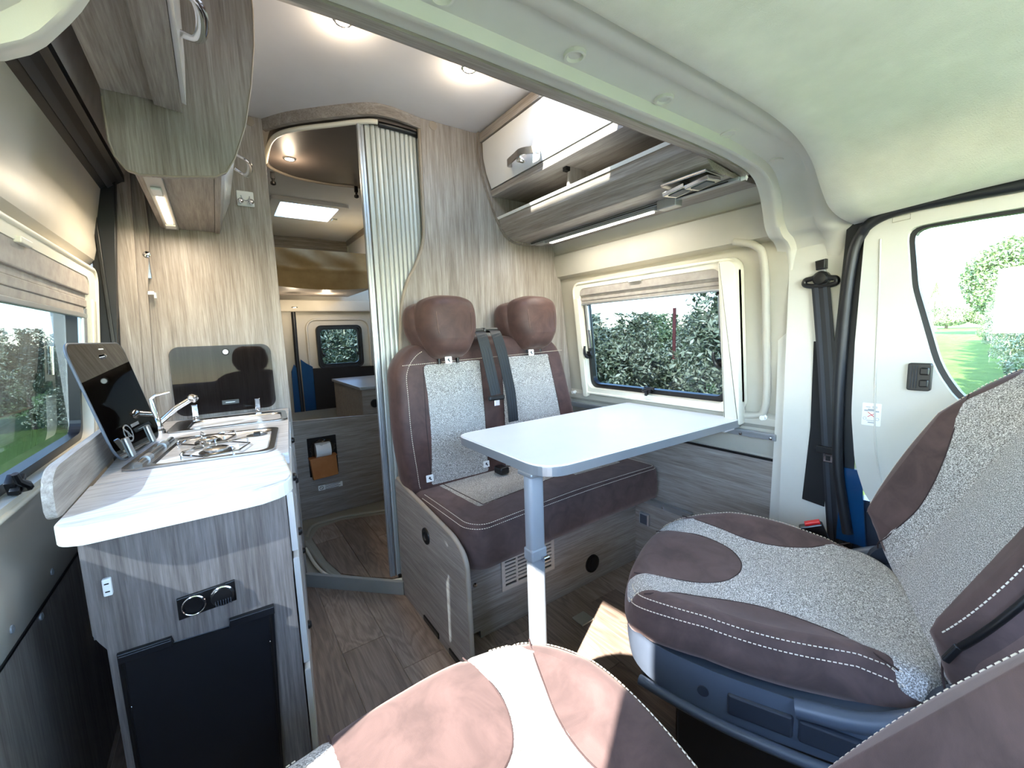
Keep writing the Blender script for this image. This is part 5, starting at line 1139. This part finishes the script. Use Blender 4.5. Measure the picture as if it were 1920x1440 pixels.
bu = prism('belt_buckle', [(.285, .22), (.31, .22), (.325, .43), (.292, .43)], 'x', 0, .01, M['black'], seat, local=True) if 0 else None
bm = bmesh.new(); m_ = Matrix.Translation((.300, .09, .475)) @ Matrix.Rotation(math.radians(-22), 4, 'X')
add_box(bm, -.012, .012, -.028, .028, -.05, .045, .004, m_); bkl = bm_done(bm, 'belt_buckle', M['black'], seat, local=True)
bm = bmesh.new(); add_box(bm, -.0095, .0095, -.024, .012, .044, .052, .002, m_); bm_done(bm, 'red_button', M['red'], bkl, local=True)
tube('buckle_stalk', [(.300, .07, .44), (.29, .03, .36)], .010, M['black'], seat, 8, local=True)
# second seat as a copy of the first
def copy_tree(o, parent=None):
    if o.name.split('.')[0] in ('belt_buckle', 'buckle_stalk'): return
    c = o.copy(); COL.objects.link(c); c.parent = parent
    for ch in o.children: copy_tree(ch, c)
    return c
pas = copy_tree(seat); pas.name = 'passenger_seat'
pas['label'] = 'sunlit swivelled cab seat in the foreground, its tweed bleached nearly white'
seat['group'] = pas['group'] = 'swivelling cab seats'
F_ = math.atan2(.4, .917); seat.location = (1.04, .218, 0); seat.rotation_euler = (0, 0, F_)
pas.location = (.205, .140, 0); pas.rotation_euler = (0, 0, math.radians(2)); pas.scale = (1, 1, 1)
for ch in pas.children:
    if ch.name.startswith('backrest'): recline(ch, 30)
# ================================================================ FRONT BELT, LABELS, HANDLE
bt = thing('front_seat_belt', 'black belt hanging down the cream pillar from its upper anchor', 'seat belt', at(1560, 1000, X=1.46))
xb = 1.474
def pb(x, y, X=xb): return Vector(at(x, y, X=X))
a = pb(1540, 497); prism('height_slider', [(a.y-.014, a.z-.012), (a.y+.010, a.z-.014), (a.y+.013, a.z+.012), (a.y-.013, a.z+.016)], 'x', 1.462, 1.486, M['black'], bt, bev=.003)
a = pb(1541, 513); box('slider_plate', 1.472, 1.482, a.y-.009, a.y+.010, a.z-.010, a.z+.012, M['alu'], bt, .002)
a = pb(1541, 522); lathe('anchor_bolt', [(.021, -.012), (.021, .006), (.015, .012), (.001, .014)], (xb-.004, a.y, a.z), (-1, 0, 0), M['black'], bt, 22)
l_, r_2 = pb(1512, 534), pb(1568, 530)
loop = smooth_path([(xb-.006, l_.y, l_.z-.002), (xb-.006, l_.y+.001, l_.z+.012), (xb-.006, (l_.y+a.y)/2+.004, l_.z+.016), (xb-.006, a.y, a.z+.008), (xb-.006, (r_2.y+a.y)/2-.004, r_2.z+.016), (xb-.006, r_2.y-.001, r_2.z+.012), (xb-.006, r_2.y, r_2.z-.002), (xb-.006, (l_.y+r_2.y)/2, (l_.z+r_2.z)/2-.008)], 5, closed=True)
tube('belt_ring', loop, .0075, M['black'], bt, 8, closed=True)
P_ = [pb(1541, 533), pb(1546, 600), pb(1553, 700), pb(1560, 830), pb(1566, 930), pb(1573, 1035), pb(1577, 1100)]
P_ = smooth_path([Vector((xb-.010+.002*math.sin(i), p.y, p.z)) for i, p in enumerate(P_)], 5)
strap('webbing', P_, .046, .002, (0, 1, 0), M['rubber'], bt)
for dx in (-.011, .011): strap('rib', [q+Vector((-.0015, dx, 0)) for q in P_], .010, .0012, (0, 1, 0), M['seat_plastic_dk'], bt)
a = pb(1557, 842); tg2 = prism('belt_tongue', [(a.y-.034, a.z-.004), (a.y-.030, a.z-.012), (a.y+.030, a.z-.012), (a.y+.034, a.z-.002), (a.y+.028, a.z+.010), (a.y-.028, a.z+.008)], 'x', 1.452, 1.469, M['black'], bt, bev=.003)
box('tongue_blade', 1.459, 1.463, a.y-.013, a.y+.013, a.z-.038, a.z-.010, M['chrome'], tg2, .002); box('blade_slot', 1.4583, 1.4595, a.y-.006, a.y+.006, a.z-.033, a.z-.018, M['black'], tg2, 0)
q = [pb(x, y, 1.480) for x, y in ((1526, 640), (1520, 800), (1504, 935), (1545, 950), (1560, 820), (1550, 640))]
st(prism('trim_belt_slot', [(p.y, p.z) for p in q], 'x', 1.4775, 1.490, M['dark'], bev=.001))
# sticker on the door trim: two cars and a red cross
a = at(1634, 777, X=1.4445)
mk = [('drawing', 'alu', [('b', -.013, -.003, .019, .0205), ('b', .001, .012, .021, .0225), ('b', .001, .012, .018, .0195), ('r', -.014, -.012, .004), ('r', .013, -.012, .004), ('b', -.016, -.008, .008, .012), ('b', .008, .016, .007, .011), ('b', -.008, .008, .009, .015), ('b', -.007, .007, -.024, -.021), ('b', -.010, .010, -.018, -.0165)]),
      ('red_cross', 'red', [('l', -.008, .006, .008, -.008, .0007), ('l', -.008, -.007, .009, .004, .0007)])]
sticker('airbag_label', 'white label with grey line drawings and a red cross, on the cream door trim', mtx3(a, (0, -1, .0), (0, .06, 1)), .041, .062, mk)
gh = thing('grab_handle', 'cream grab handle fixed to the felt headliner at the upper right', 'handle', at(1800, 280, Z=1.50))
g = [Vector(at(x, y, Z=z)) for x, y, z in ((1712, 290, 1.480), (1735, 297, 1.470), (1800, 283, 1.466), (1870, 268, 1.466), (1930, 250, 1.468), (1990, 235, 1.48))]
tube('grip', smooth_path(g, 6), .011, M['plastic'], gh, 12)
for p in (g[0], g[-1]): lathe('foot', [(.017, -.04), (.017, .0), (.013, .008), (.001, .01)], p+Vector((0, 0, .0)), (0, 0, -1), M['plastic'], gh, 16)
# ================================================================ OUTSIDE
gz = -.65
g = box('ground', -60, 220, -60, 90, gz-.2, gz, M['grass'], bev=0); g['kind'] = 'structure'; g.name = 'ground'
def leaf_cloud(n, fn, size, seed):
    r = np.random.default_rng(seed); P = np.array([fn(r) for _ in range(n)])
    a = r.normal(size=(n, 3)); a /= np.linalg.norm(a, axis=1)[:, None]; b = r.normal(size=(n, 3)); b -= a*(a*b).sum(1)[:, None]; b /= np.linalg.norm(b, axis=1)[:, None]
    s = size*(.6+.8*r.random((n, 1))); V = np.stack([P-a*s, P+b*s*.36, P+a*s, P-b*s*.36], 1).reshape(-1, 3)
    return V, [(4*i, 4*i+1, 4*i+2, 4*i+3) for i in range(n)]
def bush_fn(Hh, Wd_):
    cl = [(random.uniform(-.5, .5)*Wd_, random.uniform(-.5, .5)*Wd_, random.uniform(.15, 1)*Hh*(1-.12*random.random()), random.uniform(.16, .34)) for _ in range(46)]
    sp = [(random.uniform(-.45, .45)*Wd_, random.uniform(-.4, .4)*Wd_) for _ in range(7)]
    def fn(r):
        k = r.integers(0, len(cl)+9)
        if k >= len(cl):
            s_ = sp[(k-len(cl)) % len(sp)]; t = r.random(); return (s_[0]+r.normal()*.05+.1*t, s_[1]+r.normal()*.05, Hh*(.85+.32*t))
        c = cl[k]; w = (1-.35*c[2]/Hh); v = r.normal(size=3); v = v/np.linalg.norm(v)*c[3]*(.55+.45*r.random())
        return (c[0]*w+v[0], c[1]*w+v[1], max(.05, c[2]+v[2]*.9))
    return fn
fol = []
for i in range(3):
    V, F = leaf_cloud(24000, bush_fn(2.05, 1.25), .032, 11+i); me = bpy.data.meshes.new('foliage'); me.from_pydata(V.tolist(), [], F); me.materials.append(M['leaf' if i != 1 else 'leaf_g']); fol.append(me)
bm = bmesh.new(); add_tube(bm, [(0, 0, 0), (.03, 0, .7), (-.02, .03, 1.4), (0, 0, 2.0)], [.045, .035, .025, .01], 8)
for k in range(9):
    a = k*2.4; z = .5+.15*k; add_tube(bm, [(0, 0, z), (.28*math.cos(a), .28*math.sin(a), z+.12), (.5*math.cos(a), .5*math.sin(a), z+.3)], [.018, .012, .005], 5)
tme = bpy.data.meshes.new('trunk'); bm.to_mesh(tme); bm.free(); tme.materials.append(M['bark'])
def tree(x, y, label, group, sc=1, sz=1):
    t = thing('orchard_tree', label, 'tree', (x, y, gz), random.uniform(0, 6.28), group)
    for nm, me in (('foliage', random.choice(fol)), ('trunk', tme)):
        o = bpy.data.objects.new(nm, me); COL.objects.link(o); o.parent = t; o.scale = (sc, sc, sc*sz)
        if nm == 'foliage': o['kind'] = 'stuff'
for k in range(24):
    x = 4.1+k*1.15+.045*k*k; tree(x, 1.15+.17*x, 'leafy orchard tree in the near row outside the right-hand windows', 'orchard row outside the right windows', 1.0, random.uniform(.82, .95))
for k in range(8):
    tree(3.9+k*.5+random.uniform(-.2, .2), 3.2+k*1.05, 'leafy orchard tree filling the view through the dinette window', 'orchard trees outside the dinette window', 1.0, random.uniform(.66, .84))
for k in range(6):
    tree(6.6+k*.8, 3.9+k*1.2, 'leafy orchard tree filling the view through the dinette window', 'orchard trees outside the dinette window', 1.05, random.uniform(.68, .82))
for k in range(18):
    x = 6.2+k*1.25+.05*k*k; tree(x, -1.5+.143*x, 'leafy orchard tree in the row right of the grass lane', 'orchard row right of the lane', 1.05, random.uniform(.95, 1.15))
for k in range(6):
    tree(.6+k*.9, 7.4+.3*(k % 3), 'leafy orchard tree seen through the rear door window', 'orchard trees behind the van', 1.0, random.uniform(.95, 1.1))
for k in range(9):
    tree(-6.4+k*1.0, 14.5-.4*k, 'leafy orchard tree across the grass outside the sliding door window', 'orchard trees left of the van', 1.1, random.uniform(.76, .86))
for k in range(6):
    tree(30+k*5.5, 7.6+k*1.0, 'distant orchard tree at the end of the grass lane', 'far orchard trees', 1.4, .8)
# far tree masses, a house and a conifer at the end of the lane
def crown(name, x, y, H_, R_, label, mat='leaf_g', n=22000, cat='tree', grp=None, cone=False):
    def fn(r):
        v = r.normal(size=3); v /= np.linalg.norm(v); k = .75+.25*r.random()
        if cone: h = r.random()**.7; a = r.random()*6.28; return (R_*(1-h)*math.cos(a), R_*(1-h)*math.sin(a), H_*(.1+.9*h))
        return (v[0]*R_*k*(1+.15*math.sin(5*v[2]+3*v[0])), v[1]*R_*k, H_*.55+v[2]*H_*.45*k)
    V, F = leaf_cloud(n, fn, R_*.04, int(abs(x)*7+y)); me = bpy.data.meshes.new('crown'); me.from_pydata(V.tolist(), [], F)
    t = thing(name, label, cat, (x, y, gz), group=grp); o = newobj('crown', me, M[mat], t, local=True); o['kind'] = 'stuff'
    tube('trunk', [(0, 0, 0), (0, 0, H_*.6)], R_*.06, M['bark'], t, 8, local=True)
crown('broadleaf_tree', 62, 4.5, 9.5, 5.0, 'large round tree far behind the orchard, at the right edge of the cab window')
crown('broadleaf_tree', 80, 21.5, 5.0, 4.2, 'low rounded tree far off left of the grass lane', grp=None)
crown('conifer', 92, 16.5, 7.2, 1.7, 'small pointed conifer on the horizon in the cab window', n=12000, cone=True)
for k in range(4): crown('far_hedge', 95+k, 15.5-4.6*k, 3.6, 3.2, 'clipped far hedge on the horizon beyond the lane', n=8000, cat='hedge', grp='far hedges')
hs = thing('far_house', 'small distant house with white gable and blue-grey roof in the cab window', 'house', (95, 27.5, gz))
hy = [-3.4, 3.4]
prism('walls', [(22.5, gz), (31, gz), (31, 2.3), (26.8, 4.9), (22.5, 2.3)], 'x', 93, 101, M['white'], hs, bev=0)
for s_ in ((22.1, 2.1, 26.8, 5.15), (31.4, 2.1, 26.8, 5.15)):
    prism('roof', [(s_[0], s_[1]), (s_[2], s_[3]), (s_[2], s_[3]+.25), (s_[0], s_[1]+.25)], 'x', 92.6, 101.4, M['seat_plastic'], hs, bev=0)
for y in (25, 28.5): box('window', 92.93, 93.0, y-.5, y+.5, .6, 1.9, M['black'], hs, 0)
po = thing('red_post', 'rusty red orchard post among the trees outside the dinette window', 'post', (4.3, 3.2, gz))
tube('post', [(4.34, 2.93, gz), (4.30, 2.90, 1.28)], .02, M['redwood'], po, 8)
